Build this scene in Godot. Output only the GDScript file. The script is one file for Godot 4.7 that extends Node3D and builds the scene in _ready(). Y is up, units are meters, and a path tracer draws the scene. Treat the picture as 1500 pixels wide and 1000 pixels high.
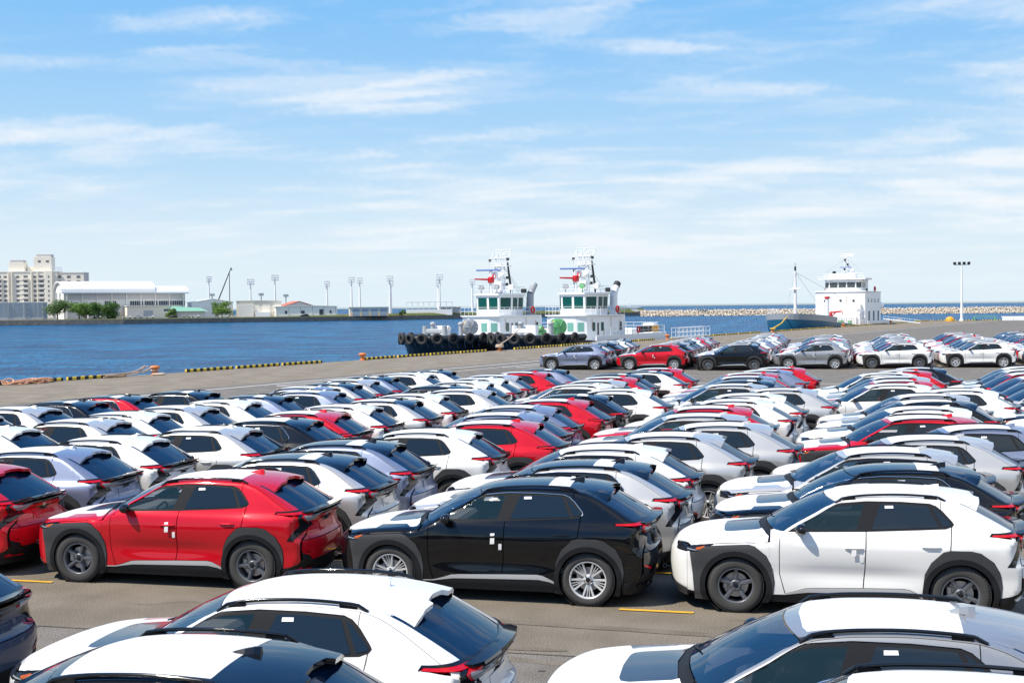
extends Node3D
# A quay full of new cars waiting for shipment, two harbour tugs and a small tanker, seen from about four metres up.
# x runs along the cars (noses at -x), -z runs away from the camera, y is up, metres; the quay surface is y = 0.

const WATER_Y := -2.5
var mats := {}
var used := {}


func _ready() -> void:
	camera_and_light()
	make_materials()
	build_setting()
	build_cars()
	build_quay_things()
	build_tugs()
	build_tanker()
	build_far_shore()


func camera_and_light() -> void:
	var cam := Camera3D.new()
	cam.name = "camera"
	var yaw := 0.230209
	var pitch := 0.028372
	var roll := -0.009579
	var flat := Vector3(-sin(yaw), 0, -cos(yaw))
	var side := Vector3(cos(yaw), 0, -sin(yaw))
	var fwd := flat * cos(pitch) - Vector3.UP * sin(pitch)
	var up := Vector3.UP * cos(pitch) + flat * sin(pitch)
	var right := side * cos(roll) + up * sin(roll)
	up = up * cos(roll) - side * sin(roll)
	cam.transform = Transform3D(Basis(right, up, -fwd), Vector3(0, 4.113, 0))
	cam.fov = 31.36
	cam.near = 0.1
	cam.far = 14000.0
	add_child(cam)
	cam.current = true

	var env := Environment.new()
	env.background_mode = Environment.BG_SKY
	env.tonemap_mode = Environment.TONE_MAPPER_LINEAR
	env.tonemap_exposure = 1.42
	env.sdfgi_enabled = true
	env.ssao_enabled = true
	env.ssil_enabled = true
	var sky := Sky.new()
	var pano := PanoramaSkyMaterial.new()
	pano.panorama = sky_picture()
	pano.energy_multiplier = 0.83
	sky.sky_material = pano
	env.sky = sky
	var we := WorldEnvironment.new()
	we.name = "world_environment"
	we.environment = env
	add_child(we)

	var sun := DirectionalLight3D.new()
	sun.name = "sun"
	sun.light_energy = 1.4
	sun.light_color = Color(1.0, 0.96, 0.89)
	sun.light_angular_distance = 0.5
	sun.shadow_enabled = true
	var to_sun := Vector3(-0.45, 0.79, 0.36).normalized()
	sun.transform = Transform3D(Basis.looking_at(-to_sun, Vector3.UP), Vector3(0, 50, 0))
	add_child(sun)


func sky_picture() -> ImageTexture:
	# Air that pales towards the horizon, with wisps of high cloud drawn out by the wind; cover leans by bearing, thinned overhead but less behind the camera, for glass reflections.
	var w := 4096
	var h := 2048
	var data := PackedFloat32Array()
	data.resize(w * h * 3)
	var big := FastNoiseLite.new()
	big.seed = 11
	big.noise_type = FastNoiseLite.TYPE_SIMPLEX_SMOOTH
	big.frequency = 0.22
	big.fractal_octaves = 3
	var wisp := FastNoiseLite.new()
	wisp.seed = 29
	wisp.noise_type = FastNoiseLite.TYPE_SIMPLEX_SMOOTH
	wisp.frequency = 1.25
	wisp.fractal_octaves = 6
	wisp.fractal_gain = 0.56
	wisp.domain_warp_enabled = true
	wisp.domain_warp_amplitude = 0.7
	wisp.domain_warp_frequency = 0.5
	wisp.domain_warp_fractal_octaves = 3
	var y := 0
	while y < h / 2:
		var el := (0.5 - (y + 0.5) / h) * PI
		var step := 1 if el < 0.36 else 4
		if step == 4:
			el = (0.5 - (y + 2.0) / h) * PI
		var s := sin(el)
		var c := cos(el)
		var deg := rad_to_deg(el)
		var air := Vector3(0.64, 0.745, 0.81)
		air = air.lerp(Vector3(0.41, 0.615, 0.81), smoothstep(1.5, 8.0, deg))
		air = air.lerp(Vector3(0.20, 0.465, 0.80), smoothstep(5.0, 15.0, deg))
		air = air.lerp(Vector3(0.075, 0.31, 0.80), smoothstep(13.0, 30.0, deg))
		air = air.lerp(Vector3(0.05, 0.22, 0.62), smoothstep(28.0, 75.0, deg))
		for x in range(0, w, step):
			var az := (x + 0.5 * step) / w * TAU
			var dx := sin(az) * c
			var dz := -cos(az) * c
			# a cloud sheet overhead, bent down at the rim as the real one is
			var px := dx / (s + 0.10)
			var pz := dz / (s + 0.10)
			var b := big.get_noise_2d(px * 1.3 + 3.7, pz * 2.3 + 1.3)
			var n := wisp.get_noise_2d(px * 0.95 + 0.45 * pz, pz * 1.9)
			var cover := 0.78 * n + 0.50 * b + 0.25 + 0.58 * sin(az + 0.14) - (0.42 - 0.30 * smoothstep(0.0, -1.0, cos(az + 0.23))) * smoothstep(13.0, 32.0, deg) + 0.14 * exp(-(deg - 6.0) * (deg - 6.0) / 8.0)
			var d := smoothstep(-0.05, 1.12, cover) * 0.95
			d *= smoothstep(0.0, 4.0, deg) * 0.85 + 0.15
			var cloud := Vector3(0.80, 0.825, 0.85)
			var o := air.lerp(cloud, d)
			for yy in step:
				for xx in step:
					var at := ((y + yy) * w + x + xx) * 3
					data[at] = o.x
					data[at + 1] = o.y
					data[at + 2] = o.z
		y += step
	for yy in range(h / 2, h):
		for x in w:
			var at := (yy * w + x) * 3
			data[at] = 0.2
			data[at + 1] = 0.24
			data[at + 2] = 0.28
	return ImageTexture.create_from_image(Image.create_from_data(w, h, false, Image.FORMAT_RGBF, data.to_byte_array()))


# ---------------------------------------------------------------- naming and tagging

func numbered(called: String) -> String:
	if not used.has(called):
		used[called] = 0
		return called
	used[called] += 1
	return "%s_%03d" % [called, used[called]]


func tag(o: Node, label: String, category: String, group := "") -> void:
	o.set_meta("label", label)
	o.set_meta("category", category)
	if group:
		o.set_meta("group", group)


func thing(called: String, label: String, category: String, at := Vector3.ZERO, turn := 0.0, group := "") -> Node3D:
	var o := Node3D.new()
	o.name = numbered(called)
	add_child(o)
	o.position = at
	o.rotation.y = turn
	tag(o, label, category, group)
	return o


func part(called: String, mesh: Mesh, m: Material, parent: Node3D) -> MeshInstance3D:
	var o := MeshInstance3D.new()
	var i := 0
	var n := called
	while parent.has_node(NodePath(n)):
		i += 1
		n = "%s_%03d" % [called, i]
	o.name = n
	o.mesh = mesh
	o.material_override = m
	parent.add_child(o, true)
	return o


func struct(called: String, mesh: Mesh, m: Material) -> MeshInstance3D:
	var o := MeshInstance3D.new()
	o.name = numbered(called)
	o.mesh = mesh
	o.material_override = m
	add_child(o, true)
	o.set_meta("kind", "structure")
	return o


# ---------------------------------------------------------------- a small mesh builder

class Geo:
	var v := PackedVector3Array()
	var n := PackedVector3Array()
	var uv := PackedVector2Array()
	var ix := PackedInt32Array()

	func vert(p: Vector3, nn: Vector3, t := Vector2.ZERO) -> int:
		v.append(p)
		n.append(nn)
		uv.append(t)
		return v.size() - 1

	# a triangle turned so that its front looks along its normals
	func face(a: int, b: int, c: int) -> void:
		var g := (v[b] - v[a]).cross(v[c] - v[a])
		if g.dot(n[a] + n[b] + n[c]) > 0.0:
			ix.append_array([a, c, b])
		else:
			ix.append_array([a, b, c])

	func flat(pts: Array, out := Vector3.ZERO) -> void:
		var g: Vector3 = (pts[1] - pts[0]).cross(pts[2] - pts[0]).normalized()
		if out != Vector3.ZERO and g.dot(out) < 0:
			g = -g
		var k := []
		for p in pts:
			k.append(vert(p, g, Vector2(p.x + p.z, p.y)))
		for i in range(1, pts.size() - 1):
			face(k[0], k[i], k[i + 1])

	func hexa(p: Array) -> void:  # eight corners, bottom ring then top ring
		var mid := Vector3.ZERO
		for q in p:
			mid += q / 8.0
		for f in [[0, 1, 2, 3], [4, 5, 6, 7], [0, 1, 5, 4], [1, 2, 6, 5], [2, 3, 7, 6], [3, 0, 4, 7]]:
			var pts := [p[f[0]], p[f[1]], p[f[2]], p[f[3]]]
			flat(pts, (pts[0] + pts[1] + pts[2] + pts[3]) / 4.0 - mid)

	func box(c: Vector3, s: Vector3, b := Basis.IDENTITY) -> void:
		var p := []
		for y in [-0.5, 0.5]:
			for q in [[-0.5, -0.5], [0.5, -0.5], [0.5, 0.5], [-0.5, 0.5]]:
				p.append(c + b * Vector3(q[0] * s.x, y * s.y, q[1] * s.z))
		hexa(p)

	# a box with its edges cut off by r
	func soft(c: Vector3, s: Vector3, r: float, b := Basis.IDENTITY) -> void:
		var h := s / 2.0
		for a in 3:
			for sg in [-1.0, 1.0]:
				var o := Vector3.ZERO
				o[a] = sg
				var u := (a + 1) % 3
				var w := (a + 2) % 3
				var pts := []
				for q in [[-1, -1], [1, -1], [1, 1], [-1, 1]]:
					var p := Vector3.ZERO
					p[a] = sg * h[a]
					p[u] = q[0] * (h[u] - r)
					p[w] = q[1] * (h[w] - r)
					pts.append(c + b * p)
				flat(pts, b * o)
		for a in 3:
			var u := (a + 1) % 3
			var w := (a + 2) % 3
			for q in [[-1, -1], [1, -1], [1, 1], [-1, 1]]:
				var pts := []
				for e in [[-1, 0], [1, 0], [1, 1], [-1, 1]]:
					var p := Vector3.ZERO
					p[a] = e[0] * (h[a] - r)
					p[u] = q[0] * (h[u] - (r if e[1] else 0.0))
					p[w] = q[1] * (h[w] - (0.0 if e[1] else r))
					pts.append(c + b * p)
				var o := Vector3.ZERO
				o[u] = q[0]
				o[w] = q[1]
				flat(pts, b * o)
		for q in [[1, 1, 1], [1, 1, -1], [1, -1, 1], [1, -1, -1], [-1, 1, 1], [-1, 1, -1], [-1, -1, 1], [-1, -1, -1]]:
			var pts := []
			for a in 3:
				var p := Vector3.ZERO
				for k in 3:
					p[k] = q[k] * (h[k] - (0.0 if k == a else r))
				pts.append(c + b * p)
			flat(pts, b * Vector3(q[0], q[1], q[2]))

	func tube(a: Vector3, b: Vector3, r1: float, r2 := -1.0, k := 8, caps := true) -> void:
		if r2 < 0:
			r2 = r1
		var d := (b - a).normalized()
		var u := d.cross(Vector3.UP if absf(d.y) < 0.9 else Vector3.RIGHT).normalized()
		var w := d.cross(u)
		var s := v.size()
		for i in k + 1:
			var t := TAU * i / k
			var o := u * cos(t) + w * sin(t)
			vert(a + o * r1, o, Vector2(float(i) / k, 0))
			vert(b + o * r2, o, Vector2(float(i) / k, 1))
		for i in k:
			face(s + i * 2, s + i * 2 + 1, s + i * 2 + 2)
			face(s + i * 2 + 1, s + i * 2 + 2, s + i * 2 + 3)
		if caps:
			for e in [[a, r1, -d], [b, r2, d]]:
				if e[1] > 0.002:
					var c := vert(e[0], e[2])
					var f := v.size()
					for i in k:
						var t := TAU * i / k
						vert(e[0] + (u * cos(t) + w * sin(t)) * e[1], e[2])
					for i in k:
						face(c, f + i, f + (i + 1) % k)

	func path(pts: Array, r: float, k := 6) -> void:
		for i in pts.size() - 1:
			tube(pts[i], pts[i + 1], r, r, k, i == 0 or i == pts.size() - 2)

	# a profile of (radius, height) turned about an axis
	func lathe(c: Vector3, axis: Vector3, prof: Array, k := 24, hard := false) -> void:
		var u := axis.cross(Vector3.UP if absf(axis.y) < 0.9 else Vector3.RIGHT).normalized()
		var w := axis.cross(u)
		for j in prof.size() - 1:
			var p: Vector2 = prof[j]
			var q: Vector2 = prof[j + 1]
			var np := Vector2(q.y - p.y, p.x - q.x).normalized()
			var n0 := np
			var n1 := np
			if not hard:
				if j > 0:
					var m: Vector2 = Vector2(p.y - prof[j - 1].y, prof[j - 1].x - p.x).normalized()
					if m.dot(np) > 0.5:
						n0 = (np + m).normalized()
				if j < prof.size() - 2:
					var m: Vector2 = Vector2(prof[j + 2].y - q.y, q.x - prof[j + 2].x).normalized()
					if m.dot(np) > 0.5:
						n1 = (np + m).normalized()
			var s := v.size()
			for i in k + 1:
				var t := TAU * i / k
				var o := u * cos(t) + w * sin(t)
				vert(c + o * p.x + axis * p.y, o * n0.x + axis * n0.y, Vector2(float(i) / k, p.y))
				vert(c + o * q.x + axis * q.y, o * n1.x + axis * n1.y, Vector2(float(i) / k, q.y))
			for i in k:
				face(s + i * 2, s + i * 2 + 1, s + i * 2 + 2)
				face(s + i * 2 + 1, s + i * 2 + 2, s + i * 2 + 3)

	func ring(c: Vector3, axis: Vector3, big: float, small: float, k := 20, kk := 8) -> void:
		var prof := []
		for j in kk + 1:
			var t := -TAU * j / kk
			prof.append(Vector2(big + small * cos(t), small * sin(t)))
		lathe(c, axis, prof, k)

	func ball(c: Vector3, r: Vector3, k := 12) -> void:
		var s := v.size()
		for i in k / 2 + 1:
			var a := PI * i / (k / 2)
			for j in k + 1:
				var b := TAU * j / k
				var d := Vector3(sin(a) * cos(b), cos(a), sin(a) * sin(b))
				vert(c + d * r, (d / r).normalized())
		for i in k / 2:
			for j in k:
				var q := s + i * (k + 1) + j
				face(q, q + 1, q + k + 1)
				face(q + 1, q + k + 1, q + k + 2)

	# a flat outline (counted round) pushed from z0 to z1 along d, in the axes u and w
	func prism(o: Vector3, u: Vector3, w: Vector3, poly: PackedVector2Array, d: Vector3) -> void:
		var tri := Geometry2D.triangulate_polygon(poly)
		for e in [[Vector3.ZERO, -d], [d, d]]:
			var s := v.size()
			for p in poly:
				vert(o + u * p.x + w * p.y + e[0], e[1].normalized(), p)
			for i in range(0, tri.size(), 3):
				face(s + tri[i], s + tri[i + 1], s + tri[i + 2])
		var cw := Geometry2D.is_polygon_clockwise(poly)
		for i in poly.size():
			var p := poly[i]
			var q := poly[(i + 1) % poly.size()]
			var e := q - p
			var m := Vector2(e.y, -e.x) * (-1.0 if cw else 1.0)
			flat([o + u * p.x + w * p.y, o + u * q.x + w * q.y, o + u * q.x + w * q.y + d, o + u * p.x + w * p.y + d], u * m.x + w * m.y)

	func add(g: Geo, t := Transform3D.IDENTITY) -> void:
		var s := v.size()
		var nb := t.basis.inverse().transposed()
		var flip := t.basis.determinant() < 0
		for i in g.v.size():
			vert(t * g.v[i], (nb * g.n[i]).normalized(), g.uv[i])
		for i in range(0, g.ix.size(), 3):
			if flip:
				ix.append_array([s + g.ix[i], s + g.ix[i + 2], s + g.ix[i + 1]])
			else:
				ix.append_array([s + g.ix[i], s + g.ix[i + 1], s + g.ix[i + 2]])

	func both() -> Geo:  # itself and its mirror image across z = 0
		var g := Geo.new()
		g.add(self)
		g.add(self, Transform3D(Basis.from_scale(Vector3(1, 1, -1)), Vector3.ZERO))
		return g

	func other() -> Geo:
		var g := Geo.new()
		g.add(self, Transform3D(Basis.from_scale(Vector3(1, 1, -1)), Vector3.ZERO))
		return g

	func mesh() -> ArrayMesh:
		var a := []
		a.resize(Mesh.ARRAY_MAX)
		a[Mesh.ARRAY_VERTEX] = v
		a[Mesh.ARRAY_NORMAL] = n
		a[Mesh.ARRAY_TEX_UV] = uv
		a[Mesh.ARRAY_INDEX] = ix
		var m := ArrayMesh.new()
		m.add_surface_from_arrays(Mesh.PRIMITIVE_TRIANGLES, a)
		return m


func mirrored(m: ArrayMesh) -> ArrayMesh:
	var g := Geo.new()
	var a := m.surface_get_arrays(0)
	g.v = a[Mesh.ARRAY_VERTEX]
	g.n = a[Mesh.ARRAY_NORMAL]
	g.uv = a[Mesh.ARRAY_TEX_UV]
	g.ix = a[Mesh.ARRAY_INDEX]
	return g.other().mesh()


# ---------------------------------------------------------------- materials

func mat(called: String, lin: Vector3, rough := 0.6, metal := 0.0, spec := 0.5) -> StandardMaterial3D:
	var m := StandardMaterial3D.new()
	m.resource_name = called
	m.albedo_color = Color(lin.x, lin.y, lin.z).linear_to_srgb()
	m.roughness = rough
	m.metallic = metal
	m.metallic_specular = spec
	mats[called] = m
	return m


func paint(called: String, lin: Vector3, metal: float, rough: float) -> void:
	var m := mat(called, lin, rough, metal, 0.16)
	m.clearcoat_enabled = true
	m.clearcoat = 1.0
	m.clearcoat_roughness = 0.03


func noise_tex(seed_: int, freq: float, size: int, a: Color, b: Color, octaves := 4, lo := 0.3, hi := 0.7) -> NoiseTexture2D:
	var f := FastNoiseLite.new()
	f.seed = seed_
	f.frequency = freq
	f.fractal_octaves = octaves
	f.noise_type = FastNoiseLite.TYPE_SIMPLEX_SMOOTH
	var t := NoiseTexture2D.new()
	t.width = size
	t.height = size
	t.seamless = true
	t.noise = f
	var g := Gradient.new()
	g.set_color(0, a)
	g.set_color(1, b)
	g.set_offset(0, lo)
	g.set_offset(1, hi)
	t.color_ramp = g
	return t


func bump_tex(seed_: int, freq: float, size: int, strength: float, octaves := 4) -> NoiseTexture2D:
	var f := FastNoiseLite.new()
	f.seed = seed_
	f.frequency = freq
	f.fractal_octaves = octaves
	f.noise_type = FastNoiseLite.TYPE_SIMPLEX_SMOOTH
	var t := NoiseTexture2D.new()
	t.width = size
	t.height = size
	t.seamless = true
	t.as_normal_map = true
	t.bump_strength = strength
	t.noise = f
	return t


func ground_mat(called: String, a: Vector3, b: Vector3, seed_: int, span: float) -> void:
	# coarse blotches times fine grain, both laid over the world in metres
	var m := mat(called, Vector3(1, 1, 1), 0.92, 0.0, 0.35)
	m.albedo_texture = noise_tex(seed_, 0.012, 512, Color(a.x, a.y, a.z).linear_to_srgb(), Color(b.x, b.y, b.z).linear_to_srgb(), 6, 0.25, 0.75)
	m.uv1_triplanar = true
	m.uv1_world_triplanar = true
	m.uv1_scale = Vector3.ONE / span
	m.detail_enabled = true
	m.detail_blend_mode = BaseMaterial3D.BLEND_MODE_MUL
	m.detail_uv_layer = BaseMaterial3D.DETAIL_UV_2
	m.detail_albedo = noise_tex(seed_ + 5, 0.16, 512, Color(0.52, 0.52, 0.52), Color(1, 1, 1), 3, 0.2, 0.66)
	m.uv2_triplanar = true
	m.uv2_world_triplanar = true
	m.uv2_scale = Vector3.ONE / 1.7


func make_materials() -> void:
	paint("white paint", Vector3(0.74, 0.74, 0.73), 0.0, 0.35)
	paint("silver paint", Vector3(0.50, 0.50, 0.495), 0.4, 0.36)
	paint("grey paint", Vector3(0.30, 0.31, 0.325), 0.45, 0.38)
	paint("red paint", Vector3(0.52, 0.005, 0.014), 0.1, 0.35)
	paint("black paint", Vector3(0.003, 0.0035, 0.005), 0.0, 0.3)
	paint("blue paint", Vector3(0.20, 0.235, 0.34), 0.35, 0.38)
	paint("dark blue paint", Vector3(0.04, 0.06, 0.11), 0.3, 0.36)
	mat("film", Vector3(0.71, 0.71, 0.70), 0.32, 0.0, 0.5)
	mat("cladding", Vector3(0.054, 0.055, 0.058), 0.6, 0.0, 0.3)
	mat("dark cladding", Vector3(0.014, 0.015, 0.017), 0.6, 0.0, 0.3)
	mat("frame black", Vector3(0.020, 0.021, 0.024), 0.45, 0.0, 0.16)
	mat("gloss black", Vector3(0.008, 0.009, 0.011), 0.06)
	mat("seam dark", Vector3(0.006, 0.006, 0.007), 0.8)
	mat("silver trim", Vector3(0.42, 0.43, 0.44), 0.42, 0.15)  # cladding lightened in colour for the sky its upper face catches
	var pg := mat("privacy glass", Vector3(0.012, 0.018, 0.020), 0.03, 0.0, 0.66)
	pg.albedo_color.a = 0.72
	pg.transparency = BaseMaterial3D.TRANSPARENCY_ALPHA
	mat("sky blue rear glass", Vector3(0.002, 0.012, 0.034), 0.03, 0.0, 0.55)  # blue base colour stands in for the sky reflected in the pane
	var g := mat("clear glass", Vector3(0.03, 0.065, 0.06), 0.02, 0.0, 0.62)
	g.albedo_color.a = 0.26
	g.transparency = BaseMaterial3D.TRANSPARENCY_ALPHA
	var g2 := mat("screen glass", Vector3(0.006, 0.028, 0.065), 0.02, 0.0, 0.85)
	g2.albedo_color.a = 0.62
	g2.transparency = BaseMaterial3D.TRANSPARENCY_ALPHA
	mat("tyre", Vector3(0.060, 0.059, 0.058), 0.9, 0.0, 0.3)
	mat("dark rim", Vector3(0.14, 0.15, 0.17), 0.35, 0.3)
	mat("bright rim", Vector3(0.68, 0.69, 0.70), 0.28, 0.35)
	mat("disc", Vector3(0.45, 0.45, 0.46), 0.35, 0.8)
	mat("red lamp", Vector3(0.55, 0.004, 0.012), 0.08)
	mat("clear lamp", Vector3(0.30, 0.31, 0.33), 0.12, 0.2)
	mat("lamp lens", Vector3(0.012, 0.014, 0.02), 0.05, 0.0, 0.5)
	mat("amber", Vector3(0.50, 0.10, 0.015), 0.2)
	mat("seat", Vector3(0.24, 0.24, 0.235), 0.8)
	mat("paper", Vector3(0.80, 0.80, 0.80), 0.7)
	mat("chrome", Vector3(0.75, 0.76, 0.77), 0.12, 1.0)
	ground_mat("asphalt", Vector3(0.235, 0.202, 0.157), Vector3(0.295, 0.256, 0.204), 3, 9.0)
	ground_mat("old asphalt", Vector3(0.220, 0.200, 0.174), Vector3(0.280, 0.256, 0.224), 7, 7.0)
	ground_mat("apron", Vector3(0.290, 0.246, 0.184), Vector3(0.380, 0.328, 0.256), 13, 14.0)
	ground_mat("concrete", Vector3(0.20, 0.19, 0.175), Vector3(0.34, 0.325, 0.30), 17, 12.0)
	ground_mat("grass ground", Vector3(0.10, 0.13, 0.03), Vector3(0.24, 0.25, 0.08), 19, 6.0)
	mat("crack", Vector3(0.045, 0.042, 0.038), 0.95)
	ground_mat("worn asphalt", Vector3(0.212, 0.182, 0.142), Vector3(0.270, 0.234, 0.187), 23, 5.0)
	mat("oil", Vector3(0.085, 0.078, 0.068), 0.6)
	mat("line white", Vector3(0.62, 0.62, 0.60), 0.8)
	mat("line yellow", Vector3(0.66, 0.37, 0.03), 0.75)
	var w := mat("water", Vector3(0.002, 0.195, 0.42), 0.26, 0.0, 0.17)
	w.normal_enabled = true
	w.normal_texture = bump_tex(41, 0.02, 1024, 26.0, 5)
	w.normal_scale = 3.0
	w.uv1_triplanar = true
	w.uv1_world_triplanar = true
	w.uv1_scale = Vector3.ONE / 30.0
	w.albedo_texture = noise_tex(43, 0.006, 512, Color(0.72, 0.80, 0.86), Color(1, 1, 1), 4, 0.3, 0.7)
	w.detail_enabled = true
	w.detail_blend_mode = BaseMaterial3D.BLEND_MODE_MUL
	w.detail_uv_layer = BaseMaterial3D.DETAIL_UV_2
	w.detail_albedo = noise_tex(47, 0.012, 512, Color(0.70, 0.76, 0.82), Color(1, 1, 1), 5, 0.32, 0.62)
	w.uv2_triplanar = true
	w.uv2_world_triplanar = true
	w.uv2_scale = Vector3(1.0 / 210.0, 1, 1.0 / 90.0)
	mat("white steel", Vector3(0.84, 0.85, 0.85), 0.42)
	mat("grey steel", Vector3(0.36, 0.38, 0.40), 0.5)
	mat("dark steel", Vector3(0.025, 0.027, 0.03), 0.5)
	mat("hull black", Vector3(0.010, 0.012, 0.018), 0.4)
	mat("hull blue", Vector3(0.010, 0.105, 0.19), 0.42)
	mat("green glass", Vector3(0.004, 0.075, 0.062), 0.05, 0.0, 0.6)
	mat("pale green glass", Vector3(0.18, 0.42, 0.36), 0.1, 0.0, 0.6)
	mat("dark glass", Vector3(0.055, 0.065, 0.068), 0.08, 0.0, 0.6)
	mat("fire red", Vector3(0.58, 0.015, 0.02), 0.35)
	mat("winch green", Vector3(0.13, 0.42, 0.16), 0.45)
	mat("radar blue", Vector3(0.10, 0.19, 0.50), 0.45)
	mat("rope yellow", Vector3(0.70, 0.45, 0.06), 0.9)
	mat("rope pale", Vector3(0.55, 0.42, 0.32), 0.95)
	mat("rope salmon", Vector3(0.62, 0.34, 0.22), 0.95)
	mat("bollard orange", Vector3(0.62, 0.20, 0.05), 0.65)
	mat("orange paint", Vector3(0.70, 0.34, 0.02), 0.5)
	mat("rust streak", Vector3(0.52, 0.40, 0.30), 0.8)
	mat("rust", Vector3(0.24, 0.09, 0.045), 0.85)
	mat("tyre fender", Vector3(0.035, 0.033, 0.031), 0.9)
	mat("cream wall", Vector3(0.84, 0.775, 0.66), 0.85)
	mat("pale wall", Vector3(0.78, 0.75, 0.69), 0.85)
	mat("grey wall", Vector3(0.56, 0.54, 0.52), 0.85)
	mat("beige wall", Vector3(0.70, 0.65, 0.54), 0.85)
	mat("white roof", Vector3(0.84, 0.84, 0.83), 0.55)
	mat("red roof", Vector3(0.52, 0.15, 0.10), 0.75)
	mat("green roof", Vector3(0.20, 0.42, 0.32), 0.7)
	mat("blue grey sheet", Vector3(0.32, 0.38, 0.43), 0.7)
	mat("flat window", Vector3(0.16, 0.165, 0.17), 0.3)
	mat("window dark", Vector3(0.045, 0.06, 0.085), 0.12)
	mat("shutter", Vector3(0.42, 0.45, 0.47), 0.6)
	mat("stone", Vector3(0.56, 0.49, 0.40), 0.95)
	mat("bark", Vector3(0.10, 0.07, 0.05), 0.95)
	for q in [["leaf", Vector3(0.065, 0.145, 0.028)], ["pale leaf", Vector3(0.12, 0.22, 0.035)], ["pine leaf", Vector3(0.08, 0.15, 0.04)]]:
		var l := mat(q[0], q[1], 0.75)
		l.backlight_enabled = true
		l.backlight = Color(0.25, 0.3, 0.12)


# ---------------------------------------------------------------- the car: one smooth closed form, cut into its panels
# Body axes: x from nose (-2.35) to tail (2.34), y up from the ground, z across; wheel centres at x = -1.425 and 1.425.

const X0 := -2.6
const STEP := 0.01
var t_top: PackedFloat32Array      # centre line of bonnet, screens and roof
var t_crown: PackedFloat32Array    # how fast those fall away sideways
var t_taper: PackedFloat32Array    # how the plan narrows to nose and tail
var t_round: PackedFloat32Array    # how softly side and top meet
var t_flank: PackedFloat32Array    # half width by height
var t_nose: PackedFloat32Array
var t_tail: PackedFloat32Array


func table(pts: Array, from: float, to: float) -> PackedFloat32Array:
	var n := pts.size()
	var slope := []
	for i in n:
		if i == 0 or i == n - 1:
			var a: Vector2 = pts[0] if i == 0 else pts[n - 2]
			var b: Vector2 = pts[1] if i == 0 else pts[n - 1]
			slope.append((b.y - a.y) / (b.x - a.x))
		else:
			var l: float = (pts[i].y - pts[i - 1].y) / (pts[i].x - pts[i - 1].x)
			var r: float = (pts[i + 1].y - pts[i].y) / (pts[i + 1].x - pts[i].x)
			slope.append(0.0 if l * r <= 0.0 else 2.0 * l * r / (l + r))
	var out := PackedFloat32Array()
	var k := 0
	var x := from
	while x <= to + 0.02:
		while k < n - 2 and x > pts[k + 1].x:
			k += 1
		var p: Vector2 = pts[k]
		var q: Vector2 = pts[k + 1]
		var h := q.x - p.x
		var t := (x - p.x) / h
		if t <= 0.0:
			out.append(p.y + (x - p.x) * slope[k])
		elif t >= 1.0:
			out.append(q.y + (x - q.x) * slope[k + 1])
		else:
			var t2 := t * t
			var t3 := t2 * t
			out.append((2 * t3 - 3 * t2 + 1) * p.y + (t3 - 2 * t2 + t) * h * slope[k] + (3 * t2 - 2 * t3) * q.y + (t3 - t2) * h * slope[k + 1])
		x += STEP
	return out


func look(t: PackedFloat32Array, x: float, from: float) -> float:
	var f := clampf((x - from) / STEP, 0.0, t.size() - 1.001)
	var i := int(f)
	return t[i] + (t[i + 1] - t[i]) * (f - i)


func V(a: Array) -> Array:
	var o := []
	for i in range(0, a.size(), 2):
		o.append(Vector2(a[i], a[i + 1]))
	return o


func P(a: Array) -> PackedVector2Array:
	return PackedVector2Array(V(a))


func car_tables() -> void:
	t_top = table(V([-2.6, 0.62, -2.38, 0.80, -2.25, 0.885, -2.0, 0.955, -1.7, 1.005, -1.4, 1.042, -1.13, 1.082, -1.05, 1.125, -0.8, 1.272, -0.5, 1.425, -0.25, 1.522, 0.0, 1.575, 0.3, 1.606, 0.7, 1.618, 1.1, 1.606, 1.35, 1.572, 1.52, 1.520, 1.75, 1.408, 2.0, 1.272, 2.2, 1.160, 2.34, 1.115, 2.6, 1.06]), X0, 2.6)
	t_crown = table(V([-2.6, 0.05, -1.9, 0.06, -1.25, 0.09, -0.9, 0.23, -0.4, 0.27, 0.0, 0.15, 1.2, 0.14, 1.6, 0.17, 2.1, 0.17, 2.6, 0.12]), X0, 2.6)
	t_taper = table(V([-2.6, 0.84, -2.25, 0.915, -1.9, 0.965, -1.4, 0.992, -0.9, 1.0, 0.9, 1.0, 1.4, 1.0, 1.9, 0.972, 2.3, 0.915, 2.6, 0.86]), X0, 2.6)
	t_round = table(V([-2.6, 0.10, -1.2, 0.12, -0.9, 0.06, -0.5, 0.035, 1.2, 0.035, 1.6, 0.06, 2.2, 0.09, 2.6, 0.09]), X0, 2.6)
	t_flank = table(V([0.0, 0.83, 0.2, 0.875, 0.3, 0.902, 0.42, 0.908, 0.55, 0.905, 0.72, 0.922, 0.86, 0.930, 0.98, 0.918, 1.07, 0.886, 1.13, 0.846, 1.2, 0.812, 1.35, 0.738, 1.5, 0.662, 1.62, 0.590, 1.9, 0.40]), 0.0, 1.9)
	t_nose = table(V([0.0, -2.20, 0.2, -2.27, 0.35, -2.345, 0.6, -2.365, 0.78, -2.35, 0.88, -2.29, 1.0, -2.15, 1.3, -1.8]), 0.0, 1.3)
	t_tail = table(V([0.0, 2.12, 0.25, 2.20, 0.45, 2.315, 0.62, 2.335, 0.74, 2.315, 0.80, 2.255, 0.95, 2.235, 1.04, 2.27, 1.09, 2.325, 1.15, 2.345, 1.3, 2.33]), 0.0, 1.3)


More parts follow.
